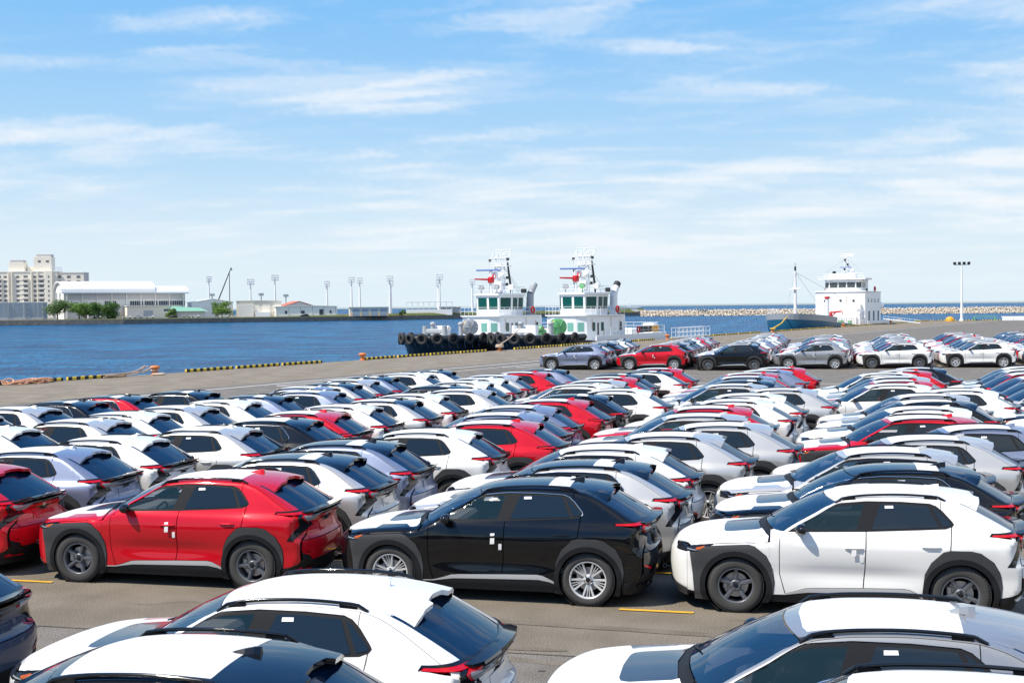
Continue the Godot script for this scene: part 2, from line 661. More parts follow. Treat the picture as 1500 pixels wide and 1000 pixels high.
func flank(x: float, y: float) -> float:
	var z := look(t_flank, y, 0.0) * look(t_taper, x, X0)
	# the doors draw in low down between the wheels, the haunch swells over the rear wheel
	var a := (y - 0.56) / 0.13
	var b := (x - 0.1) / 0.75
	z -= 0.030 * exp(-a * a - b * b * b * b)
	var c := (x - 1.55) / 0.42
	var d := (y - 0.98) / 0.10
	z += 0.020 * exp(-c * c - d * d)
	# the crease along the shoulder
	z += 0.007 * exp(-absf(y - 0.945) / 0.04) * smoothstep(-0.80, -0.55, x) * (1.0 - smoothstep(1.25, 1.5, x))
	return z


func smax(a: float, b: float, k: float) -> float:
	var h := maxf(k - absf(a - b), 0.0) / k
	return maxf(a, b) + h * h * k * 0.25


func form(x: float, y: float, z: float) -> float:
	z = absf(z)
	var k := look(t_round, x, X0)
	var f := smax(z - flank(x, y), y - (look(t_top, x, X0) - look(t_crown, x, X0) * z * z), k)
	var q := z / 0.88
	if x < -1.3:
		f = smax(f, look(t_nose, y, 0.0) + 0.30 * q * q * q - x, 0.10)
	elif x > 1.3:
		f = smax(f, x - (look(t_tail, y, 0.0) - 0.20 * q * q * q), 0.05)
	return f


func slope_of(p: Vector3) -> Vector3:
	var e := 0.004
	return Vector3(form(p.x + e, p.y, p.z) - form(p.x - e, p.y, p.z), form(p.x, p.y + e, p.z) - form(p.x, p.y - e, p.z), form(p.x, p.y, p.z + e) - form(p.x, p.y, p.z - e)).normalized()


# the point of the form above a place in one of four maps: 0 side (x, y), 1 top (x, z), 2 front (z, y), 3 rear (z, y)
func on_form(q: Vector2, map: int) -> Vector3:
	var lo := 0.0
	var hi := 1.0
	if map == 1:
		lo = 0.3
		hi = 1.8
	elif map == 2:
		lo = -1.2
		hi = -2.7
	elif map == 3:
		lo = 1.2
		hi = 2.7
	var p := spot(q, lo, map)
	var flo := form(p.x, p.y, p.z)
	p = spot(q, hi, map)
	var fhi := form(p.x, p.y, p.z)
	if flo > 0.0:
		return spot(q, lo, map)
	var last := 0
	var m := hi
	for i in 14:
		m = hi - fhi * (hi - lo) / (fhi - flo)
		p = spot(q, m, map)
		var f := form(p.x, p.y, p.z)
		if absf(f) < 0.0001:
			break
		if f > 0.0:
			hi = m
			fhi = f
			if last == 1:
				flo *= 0.5
			last = 1
		else:
			lo = m
			flo = f
			if last == -1:
				fhi *= 0.5
			last = -1
	return spot(q, m, map)


func spot(q: Vector2, t: float, map: int) -> Vector3:
	match map:
		0:
			return Vector3(q.x, q.y, t)
		1:
			return Vector3(q.x, t, q.y)
	return Vector3(t, q.y, q.x)


# where side and top part company at x: height and half width
var edges := {}
func edge(x: float) -> Vector2:
	var key := roundi(x * 1000.0)
	if edges.has(key):
		return edges[key]
	var lo := 0.6
	var hi := 1.75
	for i in 24:
		var y := (lo + hi) / 2.0
		var z := flank(x, y)
		if y < look(t_top, x, X0) - look(t_crown, x, X0) * z * z:
			lo = y
		else:
			hi = y
	var yb := lo - 0.30 * look(t_round, x, X0)
	var e := Vector2(yb, on_form(Vector2(x, yb), 0).z)
	edges[key] = e
	return e


func edge_side(x0: float, x1: float, n: int) -> PackedVector2Array:
	var o := PackedVector2Array()
	for i in n + 1:
		var x := lerpf(x0, x1, float(i) / n)
		o.append(Vector2(x, edge(x).x))
	return o


func edge_top(x0: float, x1: float, n: int, inset := 0.0) -> PackedVector2Array:
	var o := PackedVector2Array()
	for i in n + 1:
		var x := lerpf(x0, x1, float(i) / n)
		o.append(Vector2(x, edge(x).y - inset))
	return o


func both_sides(half: PackedVector2Array) -> PackedVector2Array:  # an outline from the middle line out and back, closed by its mirror image
	var o := half.duplicate()
	for i in range(half.size() - 1, -1, -1):
		if absf(half[i].y) > 0.0005:
			o.append(Vector2(half[i].x, -half[i].y))
	return o


func under_edge(x0: float, x1: float, by: float) -> PackedVector2Array:
	var o := PackedVector2Array()
	for q in edge_side(x0, x1, 30):
		o.append(q - Vector2(0, by))
	o.append(Vector2(x1, -0.5))
	o.append(Vector2(x0, -0.5))
	return o


func disc(c: Vector2, r: float, n := 40) -> PackedVector2Array:
	var o := PackedVector2Array()
	for i in n:
		o.append(c + Vector2(cos(TAU * i / n), sin(TAU * i / n)) * r)
	return o


func cut(list: Array, holes: Array) -> Array:
	for h in holes:
		var next := []
		for p in list:
			for q in Geometry2D.clip_polygons(p, h):
				if not Geometry2D.is_polygon_clockwise(q):
					next.append(q)
		list = next
	return list


func fine(poly: PackedVector2Array, step: float) -> PackedVector2Array:
	var o := PackedVector2Array()
	for i in poly.size():
		var a := poly[i]
		var b := poly[(i + 1) % poly.size()]
		var n := maxi(1, ceili(a.distance_to(b) / step))
		for k in n:
			o.append(a.lerp(b, float(k) / n))
	return o


# a panel: the outline laid on the form in cells of g, its rim turned in by rim
func panel(geo: Geo, outline: PackedVector2Array, map: int, g := 0.06, off := 0.0, rim := 0.018, gap := 0.0, place := 0) -> void:
	var polys: Array = [outline]
	if gap > 0.0:
		polys = Geometry2D.offset_polygon(outline, -gap)
	for raw in polys:
		if Geometry2D.is_polygon_clockwise(raw) and polys.size() > 1:
			continue
		var poly: PackedVector2Array = fine(raw, g)
		if Geometry2D.is_polygon_clockwise(poly):
			poly.reverse()
		var lo := poly[0]
		var hi := poly[0]
		for p in poly:
			lo = lo.min(p)
			hi = hi.max(p)
		var known := {}
		var i0 := floori(lo.x / g)
		var i1 := ceili(hi.x / g)
		var j0 := floori(lo.y / g)
		var j1 := ceili(hi.y / g)
		for i in range(i0, i1):
			for j in range(j0, j1):
				var cell := PackedVector2Array([Vector2(i, j) * g, Vector2(i + 1, j) * g, Vector2(i + 1, j + 1) * g, Vector2(i, j + 1) * g])
				for piece in Geometry2D.intersect_polygons(poly, cell):
					if Geometry2D.is_polygon_clockwise(piece):
						continue
					var id := PackedInt32Array()
					for p in piece:
						id.append(panel_vertex(geo, known, p, map, off, place))
					var tri := Geometry2D.triangulate_polygon(piece)
					for t in range(0, tri.size(), 3):
						geo.face(id[tri[t]], id[tri[t + 1]], id[tri[t + 2]])
		if rim > 0.0:
			for i in poly.size():
				var a := panel_vertex(geo, known, poly[i], map, off, place)
				var b := panel_vertex(geo, known, poly[(i + 1) % poly.size()], map, off, place)
				var pa := geo.v[a]
				var pb := geo.v[b]
				var na := geo.n[a]
				var nb := geo.n[b]
				var side := (pb - pa).cross(na).normalized()
				var s := geo.v.size()
				for q in [pa, pb, pb - nb * rim, pa - na * rim]:
					geo.vert(q, side)
				geo.face(s, s + 1, s + 2)
				geo.face(s, s + 2, s + 3)


var ends := {}
func flank_end(y: float, map: int) -> float:
	var key := Vector2i(roundi(y * 500.0), map)
	if not ends.has(key):
		ends[key] = on_form(Vector2(-2.07 if map == 2 else 2.185, y), 0).z - 0.001
	return ends[key]


func panel_vertex(geo: Geo, known: Dictionary, p: Vector2, map: int, off: float, place: int) -> int:
	var key := Vector2i(roundi(p.x * 5000.0), roundi(p.y * 5000.0))
	if known.has(key):
		return known[key]
	var at: Vector3
	var nn: Vector3
	if place:
		var r: Array = duck_place(p) if place == 1 else spoiler_place(p)
		at = r[0]
		nn = r[1]
	else:
		if map >= 2:  # nose and tail panels end where the flanks begin
			var most := flank_end(p.y, map)
			p.x = clampf(p.x, -most, most)
		at = on_form(p, map)
		nn = slope_of(at)
	var k := geo.vert(at + nn * off, nn, p)
	known[key] = k
	return k


func panels(list: Array, map: int, g := 0.06, off := 0.0, rim := 0.018, gap := 0.0038) -> Geo:
	var geo := Geo.new()
	for p in list:
		panel(geo, p, map, g, off, rim, gap)
	return geo


var car_parts := []   # [name, mesh, material name, parent's name or ""]


func cp(called: String, g: Geo, m: String, under := "") -> void:
	car_parts.append([called, g.mesh(), m, under])


func cp2(called: String, g: Geo, m: String, under := "") -> void:  # left and right
	cp(called, g, m, under)
	cp(called, g.other(), m, under + "_001" if under else "")


func make_car() -> void:
	car_tables()
	var front := Vector2(-1.425, 0.365)
	var rear := Vector2(1.425, 0.365)
	var dlo := P([-0.97, 1.105, -0.80, 1.205, -0.59, 1.312, -0.42, 1.378, -0.27, 1.428, -0.04, 1.478, 0.27, 1.507, 0.70, 1.510, 1.06, 1.496, 1.14, 1.468, 1.22, 1.405, 1.33, 1.285, 1.35, 1.255, 1.33, 1.228, 1.25, 1.198, 0.9, 1.175, 0.26, 1.138, -0.4, 1.116])
	dlo.reverse()
	var sill := P([-0.98, 0.17, -0.98, 0.285, -0.78, 0.292, -0.66, 0.325, -0.52, 0.372, -0.4, 0.382, 0.23, 0.405, 0.72, 0.418, 0.80, 0.405, 0.93, 0.345, 1.02, 0.29, 1.06, 0.17])
	var sill_low := P([-0.98, 0.17, -0.98, 0.272, -0.78, 0.275, -0.62, 0.30, -0.48, 0.318, 0.22, 0.335, 0.74, 0.345, 0.90, 0.318, 1.02, 0.272, 1.06, 0.17])
	var arch_f := P([-1.965, 0.16, -1.99, 0.50, -2.03, 0.80, -1.93, 0.815, -1.80, 0.925, -1.52, 0.945, -1.30, 0.940, -1.17, 0.905, -1.02, 0.785, -0.945, 0.64, -0.915, 0.45, -0.935, 0.27, -0.99, 0.16])
	var arch_r := P([0.97, 0.16, 0.955, 0.38, 0.985, 0.62, 1.06, 0.77, 1.21, 0.915, 1.30, 0.938, 1.55, 0.940, 1.66, 0.915, 1.82, 0.80, 1.90, 0.66, 1.925, 0.50, 1.905, 0.30, 1.88, 0.16])
	var hole_f := disc(front, 0.405)
	var hole_r := disc(rear, 0.405)
	var low_tail := P([1.86, 0.10, 1.885, 0.335, 2.02, 0.36, 2.12, 0.395, 2.28, 0.56, 2.42, 0.62, 2.6, 0.62, 2.6, 0.1])
	var lamp_t := P([1.78, 1.125, 1.80, 1.145, 2.0, 1.150, 2.13, 1.152, 2.45, 1.12, 2.45, 1.00, 2.17, 1.00, 2.13, 1.085, 2.0, 1.098])
	var slash := P([2.13, 1.10, 2.17, 1.00, 2.45, 1.00, 2.45, 0.93, 2.21, 0.925, 2.075, 0.745, 1.985, 0.745, 2.125, 0.945])
	arch_f = Geometry2D.intersect_polygons(arch_f, under_edge(-2.2, -0.8, 0.024))[0]
	var head := P([-2.6, 0.795, -2.6, 0.99, -1.72, 0.99, -1.72, 0.905, -1.80, 0.880, -1.93, 0.815, -2.12, 0.80])
	head = Geometry2D.intersect_polygons(head, under_edge(-2.2, -1.5, 0.006))[0]

	# ---- painted side panels (side map), left one built, right one mirrored
	var fender := PackedVector2Array([Vector2(-0.838, 1.108), Vector2(-0.853, 0.85), Vector2(-0.850, 0.55), Vector2(-0.775, 0.27), Vector2(-1.0, 0.27), Vector2(-1.0, 0.2), Vector2(-2.07, 0.27), Vector2(-2.07, edge(-2.07).x)])
	fender.append_array(edge_side(-2.05, -0.97, 14))
	var fend := cut([fender], [arch_f, head, dlo])
	var back := []
	var ahead := []
	for q in fend:
		if q[0].x < -1.95:
			ahead.append(q)
		else:
			back.append(q)
	cp2("front_fender", panels(back, 0), "PAINT")
	cp2("nose_corner", panels(ahead, 0), "PAINT")
	var d1 := P([-0.836, 1.17, -0.850, 0.85, -0.847, 0.55, -0.770, 0.27, 0.208, 0.27, 0.214, 0.42, 0.236, 0.65, 0.248, 0.95, 0.256, 1.17])
	cp2("front_door", panels(cut([d1], [dlo, sill]), 0), "PAINT")
	var d2 := P([0.262, 1.23, 0.254, 0.95, 0.242, 0.65, 0.220, 0.42, 0.214, 0.27, 1.3, 0.27, 1.29, 0.94, 1.318, 1.23])
	cp2("rear_door", panels(cut([d2], [dlo, sill, arch_r, P([1.30, 0.2, 1.30, 0.93, 1.5, 0.93, 1.5, 0.2])]), 0), "PAINT")
	var quarter := PackedVector2Array([Vector2(1.322, 1.225), Vector2(1.296, 0.94), Vector2(1.296, 0.3), Vector2(2.16, 0.3), Vector2(2.17, 0.8), Vector2(2.22, 1.0), Vector2(2.26, 1.1)])
	quarter.append_array(edge_side(2.24, 1.20, 20))
	quarter.append(Vector2(1.20, 1.40))
	var qg := panels(cut([quarter], [dlo, arch_r, slash, lamp_t, low_tail]), 0, 0.05)
	var shoulder := edge_top(1.20, 2.22, 20)
	for i in range(20, -1, -1):
		var x := lerpf(1.20, 2.22, i / 20.0)
		shoulder.append(Vector2(x, lerpf(0.575, 0.628, (x - 1.2) / 1.0)))
	panel(qg, shoulder, 1, 0.05)
	cp2("quarter_panel", qg, "PAINT")
	# pillar and rail above the side windows
	var cant := PackedVector2Array([Vector2(1.199, 1.38), Vector2(-0.2, 1.40), Vector2(-0.97, 1.09)])
	cant.append_array(edge_side(-0.97, 1.199, 40))
	var cg := panels(cut([cant], [dlo, d1, d2]), 0, 0.05)
	var strip := edge_top(-0.95, 1.199, 40)
	for i in range(40, -1, -1):
		var x := lerpf(-0.95, 1.199, i / 40.0)
		strip.append(Vector2(x, edge(x).y - (0.045 if x < -0.2 else 0.03)))
	panel(cg, strip, 1, 0.06)
	cp2("roof_pillar", cg, "PAINT")

	# ---- dark trim
	var af := panels(cut([arch_f], [hole_f]), 0, 0.05, 0.012, 0.05)
	cp2("wheel_arch_trim", af, "cladding")
	var ar := panels(cut([arch_r], [hole_r, low_tail]), 0, 0.05, 0.012, 0.05)
	cp2("wheel_arch_trim", ar, "cladding")
	for q in [[front, arch_f], [rear, arch_r]]:
		var lip := cut(Geometry2D.intersect_polygons(disc(q[0], 0.472), q[1]), [disc(q[0], 0.403), low_tail])
		cp2("arch_lip", panels(lip, 0, 0.05, 0.020, 0.03, 0.0), "dark cladding")
	cp2("sill_trim", panels(cut([sill_low], [hole_f, hole_r, arch_f, arch_r]), 0, 0.06, 0.006, 0.04), "dark cladding")
	cp2("sill_lit_strip", panels(cut([sill], [sill_low, arch_f, arch_r, hole_f, hole_r]), 0, 0.06, 0.010, 0.03), "silver trim")  # pale strip painted as skylight on the sill cladding's upper face
	# panes
	var w1 := P([-0.665, 1.140, -0.62, 1.262, -0.42, 1.348, -0.27, 1.396, -0.04, 1.447, 0.235, 1.474, 0.135, 1.160, -0.3, 1.146])
	var w2 := P([0.445, 1.480, 0.70, 1.484, 1.035, 1.470, 1.165, 1.212, 0.9, 1.198, 0.325, 1.166])
	var w3 := P([1.085, 1.466, 1.15, 1.425, 1.21, 1.365, 1.312, 1.272, 1.322, 1.252, 1.29, 1.236, 1.215, 1.222])
	for w in [w1, w2, w3]:
		w.reverse()
	var see := []
	for s in [P([-1.1, 1.0, -0.2, 1.0, -0.2, 1.6, -1.1, 1.6]), P([-0.2, 1.0, 1.5, 1.0, 1.5, 1.6, -0.2, 1.6])]:
		for q in Geometry2D.intersect_polygons(dlo, s):
			see.append_array(cut([q], [w1]))
	cp2("window_frame", panels(see, 0, 0.05, -0.010, 0.012, 0.0), "frame black")
	cp2("front_side_window", panels([w1], 0, 0.06, -0.011, 0.0, 0.0), "clear glass")
	cp2("rear_side_window", panels([w2], 0, 0.06, -0.005, 0.008, 0.0), "privacy glass")
	cp2("quarter_window", panels([w3], 0, 0.06, -0.005, 0.008, 0.0), "privacy glass")

	# bright strip over the side windows
	var wt := Geo.new()
	var last_t := Vector3.ZERO
	var run := P([-0.93, 1.13, -0.80, 1.205, -0.59, 1.312, -0.42, 1.378, -0.27, 1.428, -0.04, 1.478, 0.27, 1.507, 0.70, 1.510, 1.06, 1.496, 1.14, 1.468, 1.22, 1.405, 1.33, 1.285, 1.348, 1.255, 1.33, 1.228])
	for i in run.size():
		var at := on_form(run[i], 0) + Vector3(0, 0, -0.002)
		if i:
			wt.tube(last_t, at, 0.0075, 0.0075, 6, false)
		last_t = at
	cp2("window_trim", wt, "TRIM")

	# ---- bonnet, screens, roof, tail (top map)
	var hood := PackedVector2Array()
	for i in 9:
		var z := 0.70 * i / 8.0
		hood.append(Vector2(lerpf(-2.285, -2.08, pow(z / 0.70, 2.4)), z))
	for i in 13:
		var x := lerpf(-2.02, -1.0, i / 12.0)
		hood.append(Vector2(x, edge(x).y - 0.002))
	for i in 8:
		var z := 0.80 - 0.80 * i / 7.0
		hood.append(Vector2(-1.155 + 0.17 * z * z / 0.64, z))
	cp("bonnet", panels([both_sides(hood)], 1, 0.06), "PAINT")
	var film := PackedVector2Array()
	for i in 9:
		var z := 0.66 * i / 8.0
		film.append(Vector2(lerpf(-2.255, -2.07, pow(z / 0.66, 2.4)), z))
	for q in [[-1.98, 0.735], [-1.78, 0.765], [-1.66, 0.775], [-1.62, 0.60], [-1.235, 0.66], [-1.15, 0.785], [-1.04, 0.79], [-1.03, 0.70], [-1.085, 0.455], [-1.50, 0.455], [-1.575, 0.42], [-1.60, 0.34], [-1.615, 0.0]]:
		film.append(Vector2(q[0], q[1]))
	cp("bonnet_film", panels([both_sides(film)], 1, 0.06, 0.0025, 0.002, 0.0), "film")
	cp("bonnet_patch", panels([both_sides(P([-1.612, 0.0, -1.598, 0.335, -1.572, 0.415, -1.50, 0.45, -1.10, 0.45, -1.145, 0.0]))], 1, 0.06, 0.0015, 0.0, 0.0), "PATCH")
	var cowl := PackedVector2Array()
	for i in 9:
		var z := 0.76 * i / 8.0
		cowl.append(Vector2(-1.145 + 0.17 * z * z / 0.64, z))
	for i in 9:
		var z := 0.74 - 0.74 * i / 8.0
		cowl.append(Vector2(-1.045 + 0.17 * z * z / 0.64, z))
	cp("wiper_cowl", panels([both_sides(cowl)], 1, 0.06, -0.008, 0.0, 0.0), "dark cladding")
	var screen := PackedVector2Array()
	for i in 9:
		var z := 0.735 * i / 8.0
		screen.append(Vector2(-1.035 + 0.17 * z * z / 0.64, z))
	for i in 12:
		var x := lerpf(-0.84, -0.13, i / 11.0)
		screen.append(Vector2(x, edge(x).y - 0.045))
	for i in 9:
		var z := 0.56 - 0.56 * i / 8.0
		screen.append(Vector2(-0.27 + 0.14 * z * z / 0.36, z))
	cp("windscreen", panels([both_sides(screen)], 1, 0.07, -0.004, 0.0, 0.001), "screen glass")
	var roof := PackedVector2Array()
	for i in 9:
		var z := 0.57 * i / 8.0
		roof.append(Vector2(-0.262 + 0.14 * z * z / 0.36, z))
	for i in 16:
		var x := lerpf(-0.10, 1.45, i / 15.0)
		roof.append(Vector2(x, minf(edge(x).y - 0.03, 0.58)))
	roof.append(Vector2(1.47, 0.3))
	roof.append(Vector2(1.47, 0.0))
	cp("roof", panels([both_sides(roof)], 1, 0.07), "ROOF")
	cp("roof_film", panels([both_sides(P([-0.14, 0.0, -0.105, 0.40, -0.07, 0.505, 0.3, 0.515, 1.10, 0.505, 1.115, 0.0]))], 1, 0.08, 0.0025, 0.002, 0.0), "film")
	cp("roof_patch", panels([P([0.80, -0.44, 1.10, -0.44, 1.11, 0.44, 0.80, 0.44])], 1, 0.08, 0.0025, 0.002, 0.0), "film")
	var pane := PackedVector2Array()
	for i in 7:
		var z := 0.578 * i / 6.0
		pane.append(Vector2(1.46, z))
	for i in 9:
		var x := lerpf(1.5, 2.10, i / 8.0)
		pane.append(Vector2(x, lerpf(0.580, 0.622, (x - 1.2) / 1.0)))
	for i in 9:
		var z := 0.60 - 0.60 * i / 8.0
		pane.append(Vector2(2.195 - 0.075 * z * z / 0.36, z))
	cp("rear_window", panels([both_sides(pane)], 1, 0.06, -0.004, 0.006, 0.001), "sky blue rear glass")
	# ducktail lip over the lamps
	var duck := Geo.new()
	panel(duck, both_sides(duck_half()), 1, 0.05, 0.0, 0.03, 0.0, 1)
	cp("tail_lip", duck, "LIP")
	# roof spoiler: two wings with a shallow notch between
	var sp := Geo.new()
	panel(sp, both_sides(P([1.165, 0.0, 1.150, 0.3, 1.105, 0.52, 1.115, 0.555, 1.45, 0.580, 1.60, 0.582, 1.655, 0.55, 1.70, 0.47, 1.725, 0.24, 1.665, 0.20, 1.645, 0.0])), 1, 0.06, 0.0, 0.045, 0.0, 2)
	cp("roof_spoiler", sp, "ROOF")
	# antenna fin
	var fin := Geo.new()
	var rings := []
	for q in [[1.0, 0.000, 0.006], [1.05, 0.016, 0.028], [1.12, 0.036, 0.036], [1.19, 0.052, 0.034], [1.245, 0.056, 0.026]]:
		rings.append([Vector3(q[0], 1.606, -q[2]), Vector3(q[0], 1.610 + q[1], -q[2] * 0.3), Vector3(q[0], 1.610 + q[1], q[2] * 0.3), Vector3(q[0], 1.606, q[2])])
	for i in 4:
		for k in 3:
			fin.flat([rings[i][k], rings[i][k + 1], rings[i + 1][k + 1], rings[i + 1][k]], Vector3(0, 1, [-1, 0, 1][k] * 2.0))
	fin.flat(rings[4], Vector3.RIGHT)
	cp("antenna_fin", fin, "ROOF")
	# roof rails
	var rail := Geo.new()
	var last := Vector3.ZERO
	for i in 17:
		var x := lerpf(-0.13, 1.26, i / 16.0)
		var e := edge(x)
		var lift := 0.034 * sqrt(clampf(minf(x + 0.13, 1.26 - x) / 0.10, 0.0, 1.0))
		var at := Vector3(x, e.x + 0.012 + lift, e.y - 0.022)
		if i:
			rail.tube(last, at, 0.016, 0.016, 8, i == 1 or i == 16)
		last = at
	for x in [0.05, 1.08]:
		var e := edge(x)
		rail.box(Vector3(x, e.x + 0.015, e.y - 0.022), Vector3(0.16, 0.05, 0.022))
	cp2("roof_rail", rail, "gloss black")

	# ---- nose and tail (front and rear maps)
	var nose := P([-0.60, 0.885, -0.635, 0.80, -0.95, 0.795, -0.95, 0.27, -0.62, 0.34, -0.42, 0.44, 0.42, 0.44, 0.62, 0.34, 0.95, 0.27, 0.95, 0.795, 0.635, 0.80, 0.60, 0.885])
	var ng := panels([nose], 2, 0.06)
	cp("nose_panel", ng, "PAINT")
	var corner := Geo.new()
	panel(corner, P([0.425, 0.435, 0.625, 0.335, 0.95, 0.265, 0.95, 0.19, 0.46, 0.19, 0.425, 0.25]), 2, 0.06, 0.006, 0.03)
	var bumper := corner.both()
	panel(bumper, P([-0.42, 0.19, 0.42, 0.19, 0.42, 0.435, -0.42, 0.435]), 2, 0.06, 0.002, 0.03)
	cp("front_bumper", bumper, "cladding")
	var grille := panels([P([-0.40, 0.27, 0.40, 0.27, 0.37, 0.34, -0.37, 0.34])], 2, 0.08, 0.006, 0.01, 0.0)
	cp("lower_grille", grille, "seam dark")
	var hl := Geo.new()
	panel(hl, Geometry2D.intersect_polygons(head, P([-2.09, 0.7, -2.09, 1.0, -1.5, 1.0, -1.5, 0.7]))[0], 0, 0.04, 0.004, 0.02)
	panel(hl, P([0.645, 0.805, 0.605, 0.835, 0.44, 0.872, 0.60, 0.880, 0.90, 0.872, 0.90, 0.80]), 2, 0.04, 0.004, 0.02)
	cp2("headlight", hl, "lamp lens")
	cp2("daytime_lamp", panels([P([-2.06, 0.826, -1.94, 0.822, -1.92, 0.832, -2.06, 0.838])], 0, 0.04, 0.013, 0.0, 0.0), "clear lamp", "headlight")
	cp2("side_reflector", panels([P([-1.945, 0.840, -1.905, 0.832, -1.82, 0.878, -1.84, 0.884, -1.94, 0.856])], 0, 0.04, 0.013, 0.0, 0.0), "amber", "headlight")
	cp("towing_eye", tow_eye(), "dark steel")
	var gate := P([-0.66, 1.055, -0.70, 0.93, -0.60, 0.745, 0.60, 0.745, 0.70, 0.93, 0.66, 1.055])
	cp("tailgate", panels([gate], 3, 0.05), "PAINT")
	cp("number_plate_blank", panels([P([-0.26, 0.80, 0.26, 0.80, 0.26, 0.93, -0.26, 0.93])], 3, 0.09, 0.008, 0.006, 0.0), "PAINT", "tailgate")
	cp("emblem", panels([disc(Vector2(0, 1.0), 0.034, 16)], 3, 0.05, 0.008, 0.006, 0.0), "chrome", "tailgate")
	var rb := panels([P([-0.90, 0.745, -0.90, 0.615, -0.66, 0.56, -0.60, 0.44, 0.60, 0.44, 0.66, 0.56, 0.90, 0.615, 0.90, 0.745, 0.60, 0.74, -0.60, 0.74])], 3, 0.06)
	var rbs := Geo.new()
	panel(rbs, P([0.715, 0.93, 0.90, 0.92, 0.90, 0.75, 0.615, 0.75]), 3, 0.05)
	rb.add(rbs.both())
	cp("rear_bumper", rb, "PAINT")
	var lb := panels([P([-0.90, 0.61, -0.90, 0.20, 0.90, 0.20, 0.90, 0.61, 0.665, 0.555, 0.605, 0.435, -0.605, 0.435, -0.665, 0.555])], 3, 0.06, 0.002, 0.03)
	var lbs := Geo.new()
	panel(lbs, P([1.90, 0.18, 1.89, 0.335, 2.02, 0.36, 2.12, 0.395, 2.20, 0.49, 2.20, 0.18]), 0, 0.05, 0.006, 0.03)
	lb.add(lbs.both())
	cp("rear_diffuser", lb, "dark cladding")
	var refl := panels([P([0.62, 0.50, 0.80, 0.57, 0.80, 0.60, 0.62, 0.53])], 3, 0.06, 0.008, 0.0, 0.0)
	cp2("rear_reflector", refl, "red lamp")
	# lamps: a red strip along the flank that turns down at the corner, a clear lens inboard, a black blade below
	var tl := panels([P([1.80, 1.116, 1.82, 1.138, 2.0, 1.140, 2.24, 1.142, 2.24, 1.012, 2.172, 1.01, 2.160, 1.108, 2.0, 1.112])], 0, 0.04, 0.010, 0.02, 0.0)
	cp2("tail_lamp", tl, "red lamp")
	cp2("tail_lamp_corner", panels([P([0.745, 1.00, 0.735, 1.085, 0.90, 1.10, 0.90, 0.985])], 3, 0.04, 0.008, 0.02, 0.0), "red lamp", "tail_lamp")
	var tb := panels([P([1.775, 1.115, 1.80, 1.158, 2.0, 1.162, 2.24, 1.16, 2.24, 1.138, 2.0, 1.142, 1.81, 1.138])], 0, 0.04, 0.012, 0.02, 0.0)
	cp2("tail_lamp_brow", tb, "gloss black", "tail_lamp")
	var lens := panels([P([0.36, 1.070, 0.44, 1.005, 0.735, 0.998, 0.725, 1.085])], 3, 0.04, 0.010, 0.02, 0.0)
	cp2("lamp_lens", lens, "clear lamp", "tail_lamp")
	var bl := panels([P([2.128, 1.106, 2.156, 1.106, 2.168, 1.005, 2.25, 1.005, 2.25, 0.94, 2.205, 0.925, 2.075, 0.75, 1.985, 0.75, 2.115, 0.945])], 0, 0.04, 0.004, 0.02, 0.0)
	panel(bl, P([0.72, 0.995, 0.90, 0.98, 0.90, 0.925, 0.72, 0.935]), 3, 0.04, 0.004, 0.02)
	cp2("tail_blade", bl, "gloss black")
	cp("lamp_bar", panels([P([-0.66, 1.060, 0.66, 1.060, 0.66, 1.10, -0.66, 1.10])], 3, 0.05, 0.004, 0.01, 0.0), "gloss black")

	# ---- small things on the sides
	var flap := panels([P([-1.175, 0.925, -1.165, 0.955, -1.04, 0.955, -0.985, 0.92, -0.975, 0.80, -0.985, 0.775, -1.01, 0.80, -1.15, 0.91])], 0, 0.04, 0.002, 0.004, 0.0)
	car_parts.append(["charge_port_lid", flap.mesh(), "PAINT", ""])
	cp2("door_handle", handle(0.10, 0.93), "PAINT", "front_door")
	cp2("door_handle", handle(1.06, 0.975), "PAINT", "rear_door")
	var tags := panels([P([0.07, 0.94, 0.13, 0.945, 0.13, 0.975, 0.07, 0.97]), P([0.065, 0.83, 0.125, 0.835, 0.13, 0.915, 0.07, 0.91])], 0, 0.08, 0.03, 0.0, 0.0)
	cp("handle_wrap", tags, "paper", "front_door")
	cp("paper_tag", panels([P([0.178, 0.745, 0.222, 0.75, 0.225, 0.835, 0.18, 0.83])], 0, 0.08, 0.006, 0.0, 0.0), "paper", "front_door")
	cp("window_sticker", panels([P([0.50, 1.425, 0.61, 1.43, 0.605, 1.462, 0.50, 1.458])], 0, 0.08, 0.002, 0.0, 0.0), "paper", "rear_side_window")
	# mirrors
	var mi := Geo.new()
	var body := Geo.new()
	body.ball(Vector3.ZERO, Vector3(0.085, 0.072, 0.115), 14)
	for i in body.v.size():
		if body.v[i].x > 0.045:
			body.v[i].x = 0.045
	mi.add(body, Transform3D(Basis(Vector3.UP, 0.12), Vector3(-0.56, 1.165, 0.975)))
	mi.hexa([Vector3(-0.66, 1.10, 0.83), Vector3(-0.54, 1.10, 0.83), Vector3(-0.55, 1.11, 0.93), Vector3(-0.62, 1.11, 0.93), Vector3(-0.65, 1.125, 0.82), Vector3(-0.55, 1.125, 0.82), Vector3(-0.55, 1.14, 0.93), Vector3(-0.61, 1.14, 0.93)])
	cp2("door_mirror", mi, "gloss black")
	# wipers
	for z in [0.32, -0.30]:
		var wi := Geo.new()
		var a := on_form(Vector2(-1.03, z), 1) + Vector3(0, 0.015, 0)
		var b := on_form(Vector2(-0.95, z + 0.36 if z < 0.1 else z + 0.34), 1) + Vector3(0, 0.02, 0)
		wi.tube(a, b, 0.012, 0.008, 6)
		cp("wiper", wi, "dark cladding")

	# ---- what is seen through the glass and through the joints
	cp("cabin", cabin(), "seat")
	cp("steering_wheel", steering(), "dark cladding")
